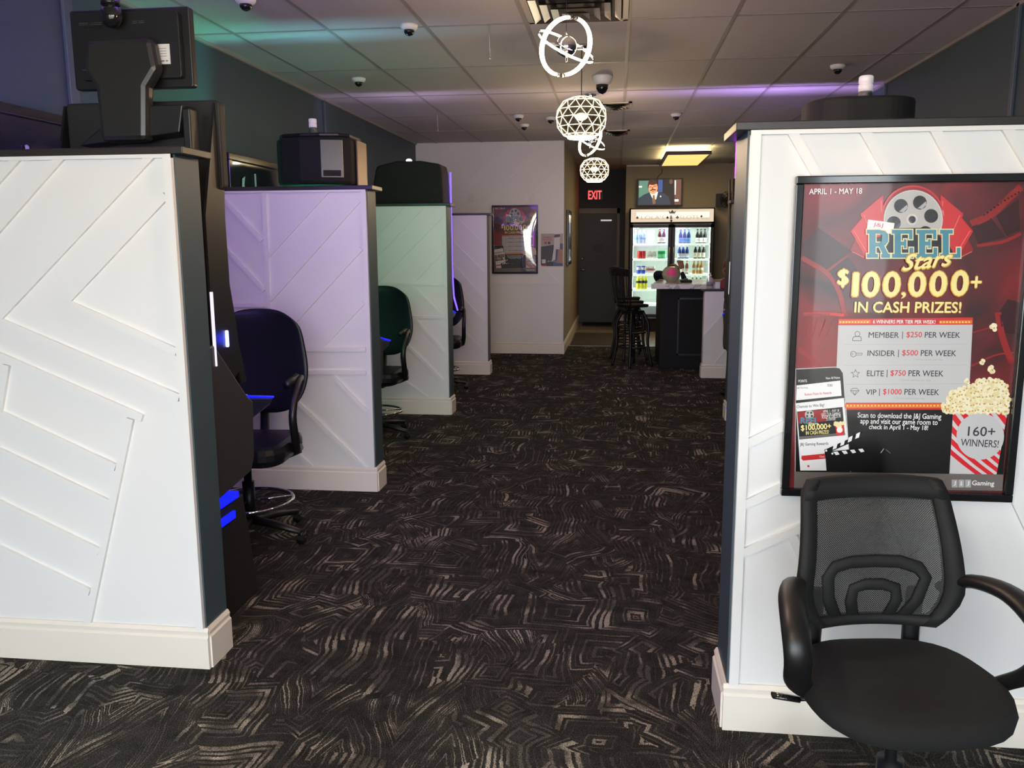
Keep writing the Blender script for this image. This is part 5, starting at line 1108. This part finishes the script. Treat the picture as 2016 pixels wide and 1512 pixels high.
# ------------------------------------------------------------------ people behind the bar
def skin_body(name, pts, edges, m, parent, root=0, sub=1):
    me = bpy.data.meshes.new(name); me.from_pydata([p[:3] for p in pts], edges, []); me.materials.append(m)
    o = bpy.data.objects.new(name, me); COL.objects.link(o); o.parent = parent
    sk = o.modifiers.new('skin', 'SKIN'); sk.use_smooth_shade = True
    for i, p in enumerate(pts): me.skin_vertices[0].data[i].radius = (p[3], p[4] if len(p) > 4 else p[3])
    me.skin_vertices[0].data[root].use_root = True
    s = o.modifiers.new('sub', 'SUBSURF'); s.levels = sub; s.render_levels = 2
    return o
def head(parent, c, m_hair, face=(0, -1, 0), r=.105):
    f = Vector(face).normalized(); rot = Vector((0, -1, 0)).rotation_difference(f).to_matrix()
    def T(m): m.v = [tuple(rot @ Vector(v)+Vector(c)) for v in m.v]; return m
    m = MB(); m.ball((0, 0, 0), r, 20, sc=(.78, .95, 1.12)); m.ball((0, -.03, -.055), r*.62, 16, sc=(.85, .9, .9)); m.ball((0, -.102, -.01), .016, 8, sc=(.8, 1, 1.4)); m.ball((.083, .0, -.01), .022, 8, sc=(.4, .8, 1.3)); m.ball((-.083, .0, -.01), .022, 8, sc=(.4, .8, 1.3)); hd = T(m).build('face', skin, parent)
    m = MB(); m.ball((.033, -.088, .012), .011, 8); m.ball((-.033, -.088, .012), .011, 8); T(m).build('eye', blackg, hd); m = MB(); m.ball((0, -.086, -.06), .02, 8, sc=(1.1, .5, .35)); T(m).build('lips', mat('lips', (.35, .08, .07), .5), hd)
    m = MB(); m.ball((0, .022, .028), r*1.06, 20, sc=(.86, 1, 1.08)); m.ball((0, .055, -.05), r*.8, 16, sc=(.95, .7, 1.3)); T(m).build('hair', m_hair, parent)
def hand(parent, wrist, dirv, upv, curl=.5, s=1):
    d_ = Vector(dirv).normalized(); u_ = Vector(upv); u_ = (u_-d_*u_.dot(d_)).normalized(); b_ = d_.cross(u_); w = Vector(wrist)
    m = MB(); m.tube([w, w+d_*.04*s, w+d_*.085*s], [.026*s, .038*s, .036*s], 10, flat=.45, up=u_)
    for k, (off, ln) in enumerate(((-.028, .072), (-.009, .082), (.010, .076), (.028, .060))):
        p0 = w+d_*.078*s+b_*off*s; P = [p0]; a = 0
        for q in range(3): a += curl*(.9+.1*k); P.append(P[-1]+(d_*cos(a)-u_*sin(a))*ln*s*(.42, .32, .26)[q])
        m.tube(P, [.0095*s, .009*s, .008*s, .006*s], 8)
    p0 = w+d_*.03*s-b_*.032*s; m.tube([p0, p0+(d_*.5-b_*.8-u_*.3).normalized()*.035*s, p0+(d_*.9-b_*.6-u_*.6).normalized()*.062*s], [.013*s, .011*s, .008*s], 8)
    m.build('hand', skin, parent)
# person leaning low behind the bar, hand beside the bowl
t = thing('person', 'person in dark navy top bent low behind the bar, hand raised above the fishbowl', 'person', (.74, 11.75, 0))
pts = [(0, .10, .50, .15, .12), (0, .02, .70, .14, .11), (0, -.10, .88, .15, .11), (0, -.16, .97, .06), (-.17, -.12, 1.0, .075), (-.23, -.20, 1.07, .050), (-.13, -.30, 1.08, .036),
       (.15, -.12, .92, .06), (.16, -.26, .96, .042), (.11, -.30, 1.10, .028), (.09, .08, .48, .09), (.13, -.22, .42, .07), (.13, -.10, .06, .05), (-.09, .08, .48, .09), (-.13, -.22, .42, .07), (-.13, -.10, .06, .05), (.13, -.2, .035, .045, .035), (-.13, -.2, .035, .045, .035)]
skin_body('body', pts, [(0, 1), (1, 2), (2, 3), (2, 4), (4, 5), (5, 6), (2, 7), (7, 8), (8, 9), (0, 10), (10, 11), (11, 12), (0, 13), (13, 14), (14, 15), (12, 16), (15, 17)], navy, t)
head(t, (.0, -.24, 1.05), hairb, (0, -1, -.5)); hand(t, (.11, -.30, 1.14), (-.3, -.3, 1), (0, -1, .3), .75); hand(t, (-.11, -.31, 1.08), (1, -.3, .2), (0, 0, 1), .4)
# person seated behind the half wall
t = thing('person', 'brown-haired person in patterned cream top seated behind the low half wall', 'person', (1.52, 12.05, 0))
leo = bpy.data.materials.new('patterned_cloth'); leo.use_nodes = True; nt = leo.node_tree; vo = nt.nodes.new('ShaderNodeTexVoronoi'); vo.inputs['Scale'].default_value = 38; cr = nt.nodes.new('ShaderNodeValToRGB'); cr.color_ramp.elements[0].color = (.03, .03, .02, 1); cr.color_ramp.elements[1].color = (.55, .48, .33, 1); cr.color_ramp.elements[0].position = .3; cr.color_ramp.elements[1].position = .42
tc = nt.nodes.new('ShaderNodeTexCoord'); nt.links.new(tc.outputs['Object'], vo.inputs['Vector']); nt.links.new(vo.outputs['Distance'], cr.inputs['Fac']); nt.links.new(cr.outputs['Color'], nt.nodes['Principled BSDF'].inputs['Base Color'])
pts = [(0, 0, .50, .15, .12), (0, 0, .70, .13, .10), (0, -.03, .88, .15, .10), (0, -.04, 1.0, .05), (-.17, -.03, .92, .055), (-.22, -.12, .74, .045), (-.14, -.28, .78, .034), (.17, -.03, .92, .055), (.22, -.08, .70, .045), (.12, -.25, .68, .034),
       (.09, -.02, .48, .09), (.12, -.38, .48, .07), (.12, -.36, .07, .05), (-.09, -.02, .48, .09), (-.12, -.38, .48, .07), (-.12, -.36, .07, .05), (.12, -.44, .035, .045, .035), (-.12, -.44, .035, .045, .035)]
skin_body('body', pts, [(0, 1), (1, 2), (2, 3), (2, 4), (4, 5), (5, 6), (2, 7), (7, 8), (8, 9), (0, 10), (10, 11), (11, 12), (0, 13), (13, 14), (14, 15), (12, 16), (15, 17)], leo, t)
head(t, (0, -.08, 1.12), mat('auburn_hair', (.16, .05, .025), .6), (-.5, -1, -.5)); hand(t, (-.13, -.29, .79), (.3, -1, .2), (0, 0, 1), .5); hand(t, (.12, -.26, .69), (-.3, -1, .2), (0, 0, 1), .5)
t = thing('low_stool', 'low black stool under the person behind the half wall', 'stool', (1.52, 12.08, 0))
MB().prism(rrect(-.18, .18, -.18, .18, .08), .335, .37, 0, axis='z').build('seat', blackm, t)
for sx in (-1, 1):
    for sy in (-1, 1): MB().tube([(sx*.13, sy*.13, .34), (sx*.16, sy*.16, 0)], .015, 8).build('leg', blackm, t)
